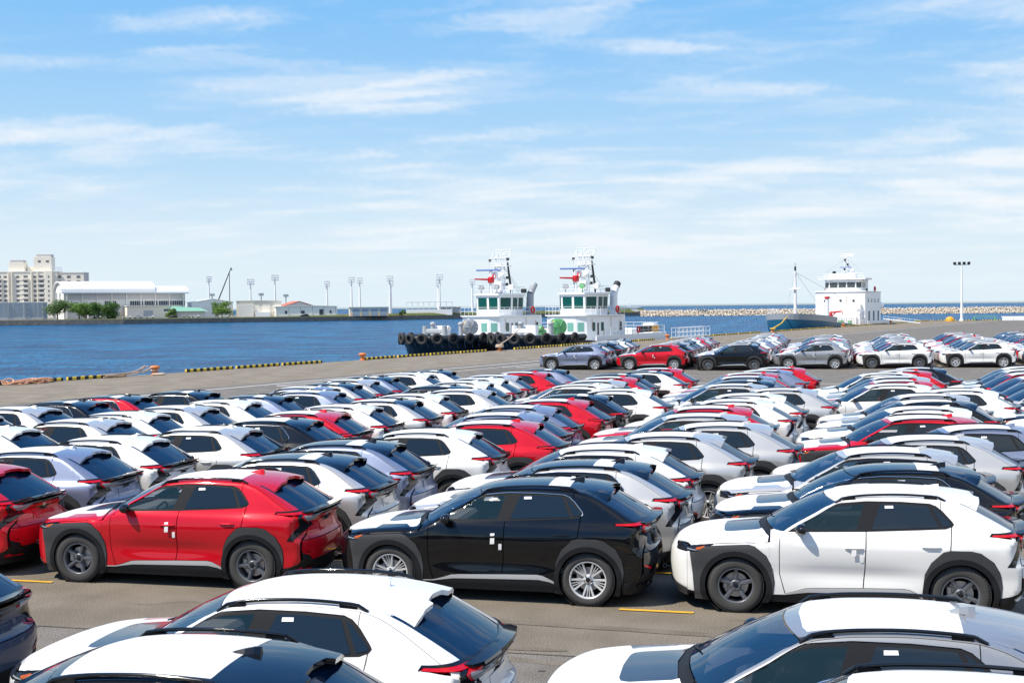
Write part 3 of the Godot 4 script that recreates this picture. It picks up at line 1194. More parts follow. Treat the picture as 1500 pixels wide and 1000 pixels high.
	cp("inner_body", inner_body(hole_f, hole_r), "seam dark")


func duck_half() -> PackedVector2Array:
	var o := PackedVector2Array()
	for i in 9:
		var z := 0.66 * i / 8.0
		o.append(Vector2(2.19 - 0.075 * z * z / 0.36, z))
	for i in 9:
		var z := 0.66 - 0.66 * i / 8.0
		o.append(Vector2(2.352 - 0.11 * z * z / 0.49 - (0.06 if i == 0 else 0.0), z))
	return o


func duck_place(p: Vector2) -> Array:
	var z := absf(p.y)
	var x0 := 2.19 - 0.075 * z * z / 0.36
	var t := clampf((p.x - x0) / 0.20, 0.0, 1.0)
	var y0 := look(t_top, x0, X0) - look(t_crown, x0, X0) * z * z
	return [Vector3(p.x, y0 - 0.012 * t + 0.028 * t * t + 0.004, p.y), Vector3(0.12 - 0.25 * t, 1.0, p.y * 0.25).normalized()]


func spoiler_place(p: Vector2) -> Array:
	var z := absf(p.y)
	var t := clampf((p.x - 1.15) / 0.6, 0.0, 1.0)
	var y := 1.604 - 0.028 * t - 0.05 * t * t - (0.14 + 0.02 * t) * z * z + 0.012
	if z > 0.40:
		y -= (z - 0.40) * (z - 0.40) * 5.5 * t
	return [Vector3(p.x, y, p.y), Vector3(0.05 + 0.16 * t, 1.0, p.y * 0.30).normalized()]


func handle(x: float, y: float) -> Geo:
	var g := Geo.new()
	var a := on_form(Vector2(x - 0.115, y), 0)
	var b := on_form(Vector2(x + 0.115, y + 0.004), 0)
	var o := Vector3(0, 0, 0.022)
	g.tube(a + o * 0.4, a.lerp(b, 0.2) + o, 0.010, 0.014, 8)
	g.tube(a.lerp(b, 0.2) + o, a.lerp(b, 0.8) + o, 0.014, 0.014, 8)
	g.tube(a.lerp(b, 0.8) + o, b + o * 0.4, 0.014, 0.010, 8)
	return g


func tow_eye() -> Geo:
	var g := Geo.new()
	var a := on_form(Vector2(0.42, 0.50), 2)
	g.tube(a + Vector3(0.03, 0, 0), a - Vector3(0.06, 0, 0), 0.011)
	g.ring(a - Vector3(0.085, 0, 0), Vector3.BACK, 0.026, 0.010, 14, 6)
	return g


func cabin() -> Geo:
	var g := Geo.new()
	g.soft(Vector3(0.35, 0.45, 0), Vector3(3.0, 0.08, 1.50), 0.02)
	g.soft(Vector3(-0.72, 0.98, 0), Vector3(0.40, 0.16, 1.42), 0.05)
	for z in [-0.37, 0.37]:
		g.soft(Vector3(0.18, 0.66, z), Vector3(0.54, 0.20, 0.50), 0.06)
		var b := Basis(Vector3.BACK, -0.30)
		g.soft(Vector3(0.54, 1.00, z), Vector3(0.16, 0.64, 0.48), 0.06, b)
		g.soft(Vector3(0.67, 1.36, z), Vector3(0.11, 0.18, 0.26), 0.04, b)
	g.soft(Vector3(1.05, 0.72, 0), Vector3(0.5, 0.2, 1.3), 0.06)
	g.soft(Vector3(1.42, 1.0, 0), Vector3(0.18, 0.6, 1.3), 0.06, Basis(Vector3.BACK, -0.35))
	return g


func steering() -> Geo:
	var g := Geo.new()
	g.ring(Vector3(-0.33, 1.02, 0.37), Vector3(-0.9, 0.43, 0).normalized(), 0.175, 0.015, 18, 6)
	g.tube(Vector3(-0.55, 0.92, 0.37), Vector3(-0.33, 1.02, 0.37), 0.04, 0.06)
	return g


func inner_body(hole_f: PackedVector2Array, hole_r: PackedVector2Array) -> Geo:
	var g := Geo.new()
	var side := PackedVector2Array([Vector2(2.2, 0.22), Vector2(2.2, 1.04), Vector2(1.3, 1.08), Vector2(-0.9, 1.05), Vector2(-1.2, 0.93), Vector2(-2.12, 0.80), Vector2(-2.12, 0.22)])
	for q in cut([side], [hole_f, hole_r]):
		panel(g, q, 0, 0.2, -0.030, 0.0)
	g = g.both()
	panel(g, P([-2.1, -0.72, -1.1, -0.80, -1.1, 0.80, -2.1, 0.72]), 1, 0.2, -0.035, 0.0)
	panel(g, P([-0.85, 0.25, 0.85, 0.25, 0.80, 0.84, -0.80, 0.84]), 2, 0.15, -0.035, 0.0)
	panel(g, P([-0.85, 0.25, 0.85, 0.25, 0.80, 1.04, -0.80, 1.04]), 3, 0.15, -0.035, 0.0)
	g.box(Vector3(0, 0.25, 0), Vector3(1.9, 0.06, 1.70))
	g.box(Vector3(0, 0.27, 0), Vector3(4.2, 0.06, 1.10))
	for x in [-1.425, 1.425]:
		for s in [-1.0, 1.0]:
			var u := Geo.new()
			var prof := [Vector2(0.0, 0.0), Vector2(0.415, 0.0), Vector2(0.415, 0.33)]
			u.lathe(Vector3(x, 0.365, s * 0.55), Vector3(0, 0, s), prof, 20)
			g.add(u)
	# bulkheads that close the cabin fore and aft
	g.box(Vector3(-1.0, 0.62, 0), Vector3(0.05, 0.72, 1.55))
	g.box(Vector3(1.75, 0.72, 0), Vector3(0.05, 0.62, 1.15))
	return g


func tyre_geo(r_in: float) -> Geo:
	var g := Geo.new()
	g.lathe(Vector3.ZERO, Vector3.BACK, [Vector2(r_in, -0.10), Vector2(r_in + 0.03, -0.112), Vector2(0.335, -0.108), Vector2(0.362, -0.085), Vector2(0.3675, -0.03), Vector2(0.3675, 0.03), Vector2(0.362, 0.085), Vector2(0.335, 0.110), Vector2(0.315, 0.1145), Vector2(r_in + 0.035, 0.116), Vector2(r_in + 0.008, 0.108), Vector2(r_in - 0.004, 0.100)], 44)
	# tread blocks round the shoulder
	for i in 64:
		var t := TAU * i / 64
		var o := Vector3(cos(t), sin(t), 0)
		g.box(o * 0.3655 + Vector3(0, 0, 0.078), Vector3(0.010, 0.022, 0.036), Basis(o, Vector3(-o.y, o.x, 0), Vector3.BACK))
	return g


func rim_geo(bright: bool) -> Geo:
	var g := Geo.new()
	var r := 0.262 if bright else 0.240
	g.lathe(Vector3.ZERO, Vector3.BACK, [Vector2(r - 0.02, -0.09), Vector2(r - 0.012, 0.05), Vector2(r - 0.004, 0.085), Vector2(r + 0.002, 0.098), Vector2(r - 0.008, 0.104), Vector2(r - 0.020, 0.098), Vector2(r - 0.024, 0.06)], 44)
	if bright:
		for i in 5:
			for s in [-1.0, 1.0]:
				var t: float = TAU * i / 5 + s * 0.215 + PI / 2
				spoke(g, t, t + s * 0.10, r - 0.012, 0.030, 0.030, 0.055, 0.090)
				spoke(g, TAU * i / 5 + PI / 2 + s * 0.05, TAU * i / 5 + PI / 2 + s * 0.085, r - 0.012, 0.013, 0.012, 0.050, 0.084)
		g.lathe(Vector3.ZERO, Vector3.BACK, [Vector2(0.0, 0.066), Vector2(0.03, 0.066), Vector2(0.058, 0.06), Vector2(0.075, 0.045), Vector2(0.08, 0.02)], 24)
	else:
		for i in 5:
			var t := TAU * i / 5 - PI / 2
			spoke(g, t, t, r - 0.01, 0.052, 0.062, 0.060, 0.078)
			spoke(g, t - 0.02, t - 0.05, r - 0.01, 0.012, 0.014, 0.070, 0.090)
			spoke(g, t + 0.02, t + 0.05, r - 0.01, 0.012, 0.014, 0.070, 0.090)
		g.lathe(Vector3.ZERO, Vector3.BACK, [Vector2(0.0, 0.072), Vector2(0.036, 0.072), Vector2(0.05, 0.082), Vector2(0.068, 0.078), Vector2(0.078, 0.05), Vector2(0.08, 0.02)], 24)
	return g


func spoke(g: Geo, t0: float, t1: float, r: float, w0: float, w1: float, z0: float, z1: float) -> void:
	var a := Vector3(cos(t0), sin(t0), 0)
	var b := Vector3(cos(t1), sin(t1), 0)
	var p := a * 0.05 + Vector3(0, 0, z0)
	var q := b * r + Vector3(0, 0, z1)
	var c := (q - p).normalized().cross(Vector3.BACK).normalized()
	var d := Vector3(0, 0, -0.03)
	g.hexa([p - c * w0 / 2.0 + d, p + c * w0 / 2.0 + d, q + c * w1 / 2.0 + d, q - c * w1 / 2.0 + d, p - c * w0 / 2.0 * 0.8, p + c * w0 / 2.0 * 0.8, q + c * w1 / 2.0 * 0.8, q - c * w1 / 2.0 * 0.8])


func hub_geo() -> Geo:
	var g := Geo.new()
	g.lathe(Vector3.ZERO, Vector3.BACK, [Vector2(0.0, 0.088), Vector2(0.022, 0.088), Vector2(0.032, 0.082), Vector2(0.034, 0.06)], 18)
	for i in 5:
		var t := TAU * i / 5 + 0.3
		g.tube(Vector3(cos(t), sin(t), 0) * 0.055 + Vector3(0, 0, 0.05), Vector3(cos(t), sin(t), 0) * 0.055 + Vector3(0, 0, 0.084), 0.009, 0.009, 8)
	return g


func disc_geo() -> Geo:
	var g := Geo.new()
	g.lathe(Vector3.ZERO, Vector3.BACK, [Vector2(0.05, 0.03), Vector2(0.07, 0.035), Vector2(0.075, 0.005), Vector2(0.165, 0.005), Vector2(0.165, -0.02), Vector2(0.07, -0.02)], 28)
	g.soft(Vector3(-0.135, 0.02, 0.012), Vector3(0.07, 0.15, 0.05), 0.012)
	return g


# ---------------------------------------------------------------- parking the cars

const COLOUR := {"w": "white", "s": "silver", "g": "grey", "r": "red", "k": "black", "b": "blue-grey", "d": "dark blue"}
const ROLE := ["PAINT", "ROOF", "PATCH", "LIP", "TRIM"]
var full_car: Node3D
var plain_car: Node3D
var wheel_sets := {}
var rng := RandomNumberGenerator.new()


func role_material(role: String, body: String, roof: String) -> Material:
	match role:
		"PAINT":
			return mats[COLOUR[body] .replace("-grey", "") + " paint"]
		"ROOF":
			return mats[COLOUR[roof].replace("-grey", "") + " paint"]
		"TRIM":
			return mats["chrome" if roof == "k" else "frame black"]
		"PATCH":
			return mats["bonnet patch"]
		"LIP":
			return mats["gloss black"]
	return mats[role]


func wheel_mesh(bright: bool) -> Array:
	return [tyre_geo(0.262 if bright else 0.240).mesh(), rim_geo(bright).mesh(), hub_geo().mesh(), disc_geo().mesh()]


func add_wheels(car: Node3D, bright: bool, whole: bool) -> void:
	if not wheel_sets.has(bright):
		var a := wheel_mesh(bright)
		var b := []
		for m in a:
			b.append(mirrored(m))
		var one := []
		for s in [a, b]:
			var am := ArrayMesh.new()
			var names := ["tyre", "bright rim" if bright else "dark rim", "gloss black", "disc"]
			for i in 4:
				am.add_surface_from_arrays(Mesh.PRIMITIVE_TRIANGLES, s[i].surface_get_arrays(0))
				am.surface_set_material(i, mats[names[i]])
			one.append(am)
		wheel_sets[bright] = [a, b, one]
	var steer := deg_to_rad(rng.randfn() * 2.5)
	for x in [-1.425, 1.425]:
		for k in 2:
			var lock := steer if x < 0.0 else 0.0
			var at := Vector3(x, 0.365, 0.79 if k == 0 else -0.79)
			var spin := rng.randf() * TAU
			if whole:
				var w := part("wheel", wheel_sets[bright][2][k], null, car)
				w.position = at
				w.rotation = Vector3(0, lock, spin)
			else:
				var s: Array = wheel_sets[bright][k]
				var w := part("wheel", s[0], mats["tyre"], car)
				w.position = at
				w.rotation = Vector3(0, lock, spin)
				part("rim", s[1], mats["bright rim" if bright else "dark rim"], w)
				part("hub_cap", s[2], mats["gloss black"], w)
				part("brake_disc", s[3], mats["disc"], w).rotation.z = -spin


func templates() -> void:
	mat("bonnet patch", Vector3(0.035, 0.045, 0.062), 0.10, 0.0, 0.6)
	make_car()
	full_car = Node3D.new()
	for q in car_parts:
		var under: Node3D = full_car.get_node(NodePath(q[3])) if q[3] else full_car
		var o := part(q[0], q[1], null, under)
		o.set_meta("role", q[2])
	# the same car with its panels joined, for the rows where they are a pixel or two
	plain_car = Node3D.new()
	var groups := {}
	var seen := {}
	for q in car_parts:
		seen[q[0]] = seen.get(q[0], -1) + 1
		var key: String = q[0]
		if q[2] == "PAINT":
			key = "body"
		elif q[0] in ["tail_lamp_brow", "lamp_bar", "tail_blade"]:
			key = "tail_blade"
		elif q[0] in ["lamp_lens", "daytime_lamp"]:
			key = "lamp_lens"
		elif q[0] in ["handle_wrap", "paper_tag", "window_sticker"]:
			key = "paper_tag"
		elif q[0] in ["tail_lamp", "tail_lamp_corner"]:
			key = "tail_lamp"
		elif q[0] in ["rear_side_window", "quarter_window"]:
			key = "rear_side_window"
		elif q[0] in ["roof", "roof_spoiler", "antenna_fin"]:
			key = "roof"
		if q[0] in ["emblem", "steering_wheel", "towing_eye", "lower_grille", "wiper"]:
			continue
		if not key in ["body", "roof", "paper_tag"]:
			key += "/%d" % seen[q[0]]
		if not groups.has(key):
			groups[key] = [SurfaceTool.new(), q[2]]
		groups[key][0].append_from(q[1], 0, Transform3D.IDENTITY)
	for key in groups:
		var o := part(key.get_slice("/", 0), groups[key][0].commit(), null, plain_car)
		o.set_meta("role", groups[key][1])


func dress(o: Node, body: String, roof: String) -> void:
	for c in o.get_children():
		if c.has_meta("role"):
			c.material_override = role_material(c.get_meta("role"), body, roof)
			c.remove_meta("role")
		dress(c, body, roof)


# kind: body colour, then "k" for a black roof; "p" marks a roof with only the small rear patch of film
func park(kind: String, x: float, z: float, label: String, group: String, whole: bool, wheels := -1) -> Node3D:
	var c: Node3D = (plain_car if whole else full_car).duplicate()
	c.name = numbered("parked_car")
	add_child(c)
	c.position = Vector3(x, 0, z)
	c.rotation.y = deg_to_rad(rng.randf_range(-1.1, 1.1))
	var body := kind[0]
	var roof := "k" if kind.contains("k") else body
	dress(c, body, roof)
	var gone := "roof_film" if kind.contains("p") else "roof_patch"
	var f := c.get_node(NodePath(gone))
	c.remove_child(f)
	f.free()
	if roof != "k":
		for n in ["window_trim", "window_trim_001"]:
			var w := c.get_node(NodePath(n))
			c.remove_child(w)
			w.free()
	# not every car carries all its papers
	for n in ["front_door/paper_tag", "front_door/handle_wrap", "rear_side_window/window_sticker", "paper_tag"]:
		if c.has_node(NodePath(n)) and rng.randf() < (0.15 if z > -18.0 else 0.3) and z < -12.0 and absf(z + 17.2) > 0.3:
			var s := c.get_node(NodePath(n))
			s.get_parent().remove_child(s)
			s.free()
	var bright := rng.randf() < 0.55
	if wheels >= 0:
		bright = wheels == 1
	add_wheels(c, bright, whole)
	tag(c, label, "car", group)
	return c


const NTH := ["first", "second", "third", "fourth", "fifth", "sixth", "seventh", "eighth", "ninth", "tenth", "eleventh", "twelfth", "thirteenth", "fourteenth", "fifteenth", "sixteenth", "seventeenth"]


func words_for(kind: String) -> String:
	var s: String = COLOUR[kind[0]] + " SUV"
	if kind[0] != "k" and kind.contains("k"):
		s += " with black roof"
	return s


func build_cars() -> void:
	rng.seed = 77
	templates()
	var near := "new cars parked in the near block"
	# the cars in the foreground aisle, nearest the camera
	park("w", -4.82, -10.37, "white SUV in the foreground, its rear window towards the open aisle", "new cars in the foreground row", false, 1)
	park("k", -5.04, -8.12, "black SUV with white roof film, cut off by the bottom edge of the photo", "new cars in the foreground row", false, 1)
	park("g", 0.15, -10.33, "slate grey SUV with white roof film in front of the white front car", "new cars in the foreground row", false, 1)
	park("k", 0.45, -8.25, "SUV of which only a roof rail and roof film show, bottom right", "new cars in the foreground row", false, 1)
	park("d", -10.22, -10.75, "dark blue SUV at the left edge, only its tail in view", "new cars in the foreground row", false, 1)
	# the near block: column by column, from the front row back
	var columns := [
		["near block's leftmost column", "w-20.9/-26.0 s-20.62/-28.08 kp-20.56/-30.2 rkp-20.35/-32.2 kp-19.2/-34.3"],
		["near block's second column", "w-17.87/-23.1 s-16.8/-25.05 w-16.86/-26.95 s-16.5/-28.9 w-16.24/-30.87 bkp-16.1/-32.75 b-15.2/-34.75 b-16.1/-36.6 skp-16.0/-38.4 s-16.1/-40.4 bkp-16.0/-42.3 w-15.3/-44.5 wkp-15.0/-46.5"],
		["column behind the red left-edge car", "r-14.1/-17.3 b-14.07/-19.7 w-13.97/-21.7 s-12.91/-23.75 k-12.35/-25.85 r-12.4/-27.75 w-12.24/-29.7 sk-11.75/-31.66 w-11.6/-33.7 s-10.7/-35.8 kp-11.9/-37.6 w-11.74/-39.7 w-11.66/-41.5 s-11.62/-43.5 r-10.98/-45.7 bkp-10.6/-47.7"],
		["column behind the bright red front car", "r-9.2/-17.22 skp-8.99/-19.5 bkp-8.95/-21.6 w-8.03/-23.85 r-7.15/-25.9 b-7.45/-27.9 b-7.55/-30.0 r-7.08/-32.2 kp-6.85/-34.1 w-5.9/-36.3 w-7.4/-38.4 s-7.26/-40.6 r-7.15/-42.7 kp-7.2/-44.6 wkp-6.3/-46.5 r-6.1/-48.7"],
		["column behind the glossy black front car", "kp-4.22/-17.22 skp-3.94/-19.4 w-3.92/-21.6 s-3.06/-23.9 s-2.2/-26.05 s-2.8/-28.2 r-2.75/-30.4 w-2.27/-32.6 w-2.0/-34.8 s-1.1/-37.0 s-2.6/-39.0 kp-2.4/-41.1 b-2.4/-43.4 r-2.36/-45.5 b-1.85/-47.5 r-1.35/-49.5"],
		["column behind the white front car", "w0.62/-17.27 kp0.98/-19.7 s0.92/-21.9 s1.8/-24.0 b3.05/-26.2 r2.1/-28.3 w2.33/-30.8 k2.75/-33.0 s2.85/-35.1 w3.9/-37.2 w2.3/-39.4 r2.56/-41.5 s2.7/-43.6 w2.45/-45.7 r3.15/-47.5 k3.9/-49.5"],
		["near block's right-edge column", "w7.7/-28.0 s7.6/-30.1 b7.6/-32.2 w7.7/-34.3 k7.5/-36.2 r7.5/-38.2 s7.4/-40.2 r7.5/-42.2 b7.5/-44.2 r7.5/-46.2 s7.7/-48.4 w8.0/-50.4"]]
	for col in columns:
		var cars: PackedStringArray = col[1].split(" ")
		for i in cars.size():
			var m := RegEx.create_from_string("([a-z]+)(-?[0-9.]+)/(-?[0-9.]+)").search(cars[i])
			var kind := m.get_string(1)
			var z := m.get_string(3).to_float()
			var label := "%s, %s from the front, %s" % [words_for(kind), NTH[i], col[0]]
			var wheels := -1
			if i == 0 and col[0].contains("bright red"):
				label = "bright red SUV with dark wheels at the front of the near block"
				wheels = 0
			elif i == 0 and col[0].contains("glossy black"):
				label = "glossy black SUV with bright wheels at the front of the near block"
				wheels = 1
			elif i == 0 and col[0].contains("white front"):
				label = "white SUV with dark wheels at the front of the near block"
				wheels = 0
			elif i == 0 and col[0].contains("left-edge"):
				label = "red SUV at the left edge, ahead of the bright red front car"
			var c := park(kind, m.get_string(2).to_float(), z, label, near, z < -27.0, wheels)
			if i == 0:
				c.rotation.y = 0.0
	# the far block beside the quay road
	var fronts := [[-14.07, -78.16, 7, "blue-grey front car"], [-9.03, -78.42, 10, "red front car"], [-4.0, -77.9, 15, "black front car"], [0.91, -79.83, 11, "grey front car"], [6.07, -80.72, 12, "dark-wheeled white front car"], [11.24, -82.16, 13, "bright-wheeled white front car"], [16.45, -83.2, 14, "dark blue front car"]]
	var given := ["bsksws", "rkskkwrrsr", "ksrwbwwkwwrkwbk", "gwswrrwksb", "wrrswbwkr", "wrswswrrk", "dwr"]
	for ci in fronts.size():
		var f: Array = fronts[ci]
		var x: float = f[0]
		var z: float = f[1]
		for i in int(f[2]):
			var kind: String = given[ci][i] if i < given[ci].length() else "wwsskrbbw"[rng.randi() % 9]
			if i and rng.randf() < 0.25 and kind in ["w", "s", "b", "r"]:
				kind += "kp"
			var label := "%s, %s back in far block behind its %s" % [words_for(kind), NTH[i], f[3]]
			if i == 0:
				label = words_for(kind) + " heading the far block, " + ["the one nearest the tugs", "beside the blue-grey one", "third from the tugs", "between the black and the white ones", "with dark wheels", "with bright wheels", "at the right edge of the photo"][ci]
			park(kind, x + rng.randf_range(-0.25, 0.25) * float(i > 0), z, label, "new cars parked in the far block", true, [1, 1, 0, 1, 0, 1, 1][ci] if i == 0 else -1)
			z -= rng.randf_range(2.05, 2.2)
			x += 0.09
	full_car.free()


# ---------------------------------------------------------------- the quay, the water, the breakwater

func edge_x(z: float) -> float:  # the quay's edge, which slants away to the right
	return -43.75 - 0.315 * (z + 60.0)


func sheet(called: String, pts: Array, y: float, m: String) -> MeshInstance3D:
	var poly := PackedVector2Array(V(pts))
	var g := Geo.new()
	var tri := Geometry2D.triangulate_polygon(poly)
	for p in poly:
		g.vert(Vector3(p.x, y, p.y), Vector3.UP, p)
	for i in range(0, tri.size(), 3):
		g.face(tri[i], tri[i + 1], tri[i + 2])
	return struct(called, g.mesh(), mats[m])


func stripe(g: Geo, a: Vector2, b: Vector2, w: float, y := 0.008) -> void:
	var d := (b - a).normalized()
	var n := Vector2(-d.y, d.x) * w / 2.0
	var pts := []
	for p in [a + n, b + n, b - n, a - n]:
		pts.append(Vector3(p.x, y, p.y))
	g.flat(pts, Vector3.UP)


func ribbon(g: Geo, pts: Array, w: Array, y: float) -> void:  # a band without overlaps along a line of points
	var s := g.v.size()
	for i in pts.size():
		var d: Vector2 = (pts[mini(i + 1, pts.size() - 1)] - pts[maxi(i - 1, 0)]).normalized()
		var n: Vector2 = Vector2(-d.y, d.x) * w[i] / 2.0
		for p in [pts[i] + n, pts[i] - n]:
			g.vert(Vector3(p.x, y, p.y), Vector3.UP, p)
	for i in pts.size() - 1:
		g.face(s + i * 2, s + i * 2 + 1, s + i * 2 + 2)
		g.face(s + i * 2 + 1, s + i * 2 + 2, s + i * 2 + 3)


func build_setting() -> void:
	var z0 := 700.0
	var z1 := -292.0
	sheet("quay_ground", [edge_x(z0), z0, edge_x(z1), z1, 700, z1, 700, z0], 0.0, "asphalt")
	# the quay road and what lies beyond the near block is older, greyer asphalt
	sheet("quay_road", [edge_x(-40) + 13.6, -40, edge_x(-40) + 24.0, -40, -20.5, -51.0, 60, -51.0, 160, z1, edge_x(z1) + 13.6, z1], 0.004, "old asphalt")
	sheet("patched_asphalt", [-60, -13.9, 60, -13.95, 60, 30, -60, 30], 0.004, "old asphalt")
	sheet("quay_apron", [edge_x(z0), z0, edge_x(z1), z1, edge_x(z1) + 13.6, z1, edge_x(z0) + 13.6, z0], 0.006, "apron")
	var g := Geo.new()
	stripe(g, Vector2(edge_x(-30) + 15.2, -30), Vector2(edge_x(z1) + 15.2, z1), 0.22, 0.010)
	stripe(g, Vector2(edge_x(-60) + 17.6, -60), Vector2(edge_x(-90) + 17.6, -90), 0.15, 0.010)
	for z in [-61.6, -64.6]:
		stripe(g, Vector2(-9, z), Vector2(60, z), 0.16, 0.010)
	# boxes and stop marks on the road
	for o in [Vector2(-27.2, -60.5), Vector2(-19.6, -80.5)]:
		var u := Vector2(0.315, -1.0).normalized()
		var r := Vector2(u.y, -u.x) * -1.0
		for k in [0.0, 1.1]:
			stripe(g, o + r * k, o + r * k + u * 9.0, 0.16, 0.010)
		stripe(g, o, o + r * 3.2, 0.16, 0.010)
		stripe(g, o + u * 3.0 + r * 1.7, o + u * 3.2 + r * 4.2, 0.5, 0.010)
		stripe(g, o + u * 5.0 + r * 2.4, o + u * 8.0 + r * 2.6, 0.3, 0.010)
	for k in 5:
		var z := -205.0 - k * 14.0
		stripe(g, Vector2(edge_x(z) + 30, z), Vector2(edge_x(z) + 60, z + 6), 0.25, 0.010)
	struct("road_lines", g.mesh(), mats["line white"])
	var y := Geo.new()
	for i in range(-5, 4):
		for z in [-13.95, -16.25, -18.6, -20.9, -76.0, -78.2]:
			var x: float = -2.35 + 4.83 * i
			stripe(y, Vector2(x, z), Vector2(x + 1.0, z), 0.085, 0.012)
	struct("parking_marks", y.mesh(), mats["line yellow"])
	surface_wear()
	# the quay wall
	var w := Geo.new()
	var a := Vector3(edge_x(z0), 0, z0)
	var b := Vector3(edge_x(z1), 0, z1)
	w.flat([a, b, b + Vector3(0, -6, 0), a + Vector3(0, -6, 0)], Vector3(-1, 0, -0.3))
	w.flat([b, Vector3(420, 0, z1), Vector3(420, -6, z1), b + Vector3(0, -6, 0)], Vector3(0, 0, -1))
	struct("quay_wall", w.mesh(), mats["concrete"])
	var s := Geo.new()
	s.flat([Vector3(-11000, WATER_Y, 2000), Vector3(11000, WATER_Y, 2000), Vector3(11000, WATER_Y, -11000), Vector3(-11000, WATER_Y, -11000)], Vector3.UP)
	struct("sea_water", s.mesh(), mats["water"])
	breakwater()


# cracks, tyre marks and oil spots in the aisle before the near block
func surface_wear() -> void:
	var r := RandomNumberGenerator.new()
	r.seed = 21
	var c := Geo.new()
	for k in 16:
		var p := Vector2(r.randf_range(-14, 5), r.randf_range(-16.3, -11.5))
		var a := r.randf_range(-0.5, 0.5) + (PI / 2 if r.randf() < 0.3 else 0.0)
		var pts := [p]
		var ws := [0.002]
		for i in r.randi_range(6, 16):
			a += r.randfn() * 0.35
			p += Vector2(cos(a), sin(a)) * r.randf_range(0.08, 0.22)
			pts.append(p)
			ws.append(r.randf_range(0.005, 0.013))
		ribbon(c, pts, ws, 0.0084 + 0.00004 * k)
	stripe(c, Vector2(-60, -13.93), Vector2(60, -13.98), 0.02, 0.0085)
	struct("asphalt_cracks", c.mesh(), mats["crack"])
	var t := Geo.new()
	for k in 4:
		var z := r.randf_range(-16.0, -12.2)
		var x := r.randf_range(-14.0, 1.0)
		for s in [0.0, 1.6]:
			var p := Vector2(x, z + s)
			var pts := []
			var ws := []
			for i in 10:
				pts.append(p)
				ws.append((0.17 + 0.03 * r.randf()) * (0.3 if i in [0, 9] else 1.0))
				p += Vector2(0.55, r.randfn() * 0.02 + 0.02)
			ribbon(t, pts, ws, 0.0062 + 0.0003 * k + 0.0001 * s)
	struct("tyre_marks", t.mesh(), mats["worn asphalt"])
	var o := Geo.new()
	for k in 14:
		var p := Vector3(r.randf_range(-14, 6), 0.0100, r.randf_range(-16.6, -11.0))
		var m := r.randf_range(0.02, 0.08)
		var pts := []
		for i in 12:
			var b := TAU * i / 12
			pts.append(p + Vector3(cos(b), 0, sin(b) * 0.8) * m * r.randf_range(0.7, 1.15))
		o.flat(pts, Vector3.UP)
	struct("oil_spots", o.mesh(), mats["oil"])


func breakwater() -> void:
	var t := Geo.new()
	for d in [Vector3(0, 1, 0), Vector3(0.94, -0.33, 0), Vector3(-0.47, -0.33, 0.82), Vector3(-0.47, -0.33, -0.82)]:
		t.tube(Vector3.ZERO, d * 1.25, 0.52, 0.34, 6)
	var mm := MultiMesh.new()
	mm.transform_format = MultiMesh.TRANSFORM_3D
	mm.mesh = t.mesh()
	var r := RandomNumberGenerator.new()
	r.seed = 5
	var a := Vector3(-93, 0, -750)
	var b := Vector3(330, 0, -850)
	var n := Vector3(0.23, 0, 0.97)
	var at := []
	var steps := int(a.distance_to(b) / 1.9)
	for i in steps:
		for k in 6:
			var p := a.lerp(b, float(i) / steps) + n * (k * 1.25 - 4.0 + r.randf_range(-0.4, 0.4))
			p.y = 0.25 - maxf(0.0, k - 2.0) * 0.9 + r.randf_range(-0.35, 0.35)
			at.append(Transform3D(Basis.from_euler(Vector3(r.randf() * TAU, r.randf() * TAU, r.randf() * TAU)), p))
	mm.instance_count = at.size()
	for i in at.size():
		mm.set_instance_transform(i, at[i])
	var o := MultiMeshInstance3D.new()
	o.name = "breakwater_blocks"
	o.multimesh = mm
	o.material_override = mats["stone"]
	add_child(o)
	tag(o, "long breakwater of beige concrete blocks out in the sea", "breakwater")
	o.set_meta("kind", "stuff")
	var core := Geo.new()
	core.flat([a + n * -6.0 + Vector3(0, -0.9, 0), b + n * -6.0 + Vector3(0, -0.9, 0), b + n * 0.0 + Vector3(0, -0.9, 0), a + Vector3(0, -0.9, 0)], Vector3.UP)
	core.flat([a + Vector3(0, -0.9, 0), b + Vector3(0, -0.9, 0), b + n * 3.0 + Vector3(0, -4, 0), a + n * 3.0 + Vector3(0, -4, 0)], n + Vector3.UP)
	struct("breakwater_bank", core.mesh(), mats["stone"])


# ---------------------------------------------------------------- things along the quay's edge

func bollard_mesh() -> ArrayMesh:
	var g := Geo.new()
	g.lathe(Vector3.ZERO, Vector3.UP, [Vector2(0.27, 0.0), Vector2(0.27, 0.05), Vector2(0.17, 0.08), Vector2(0.15, 0.28), Vector2(0.18, 0.36), Vector2(0.29, 0.41), Vector2(0.32, 0.47), Vector2(0.29, 0.55), Vector2(0.16, 0.60), Vector2(0.0, 0.61)], 18)
	return g.mesh()


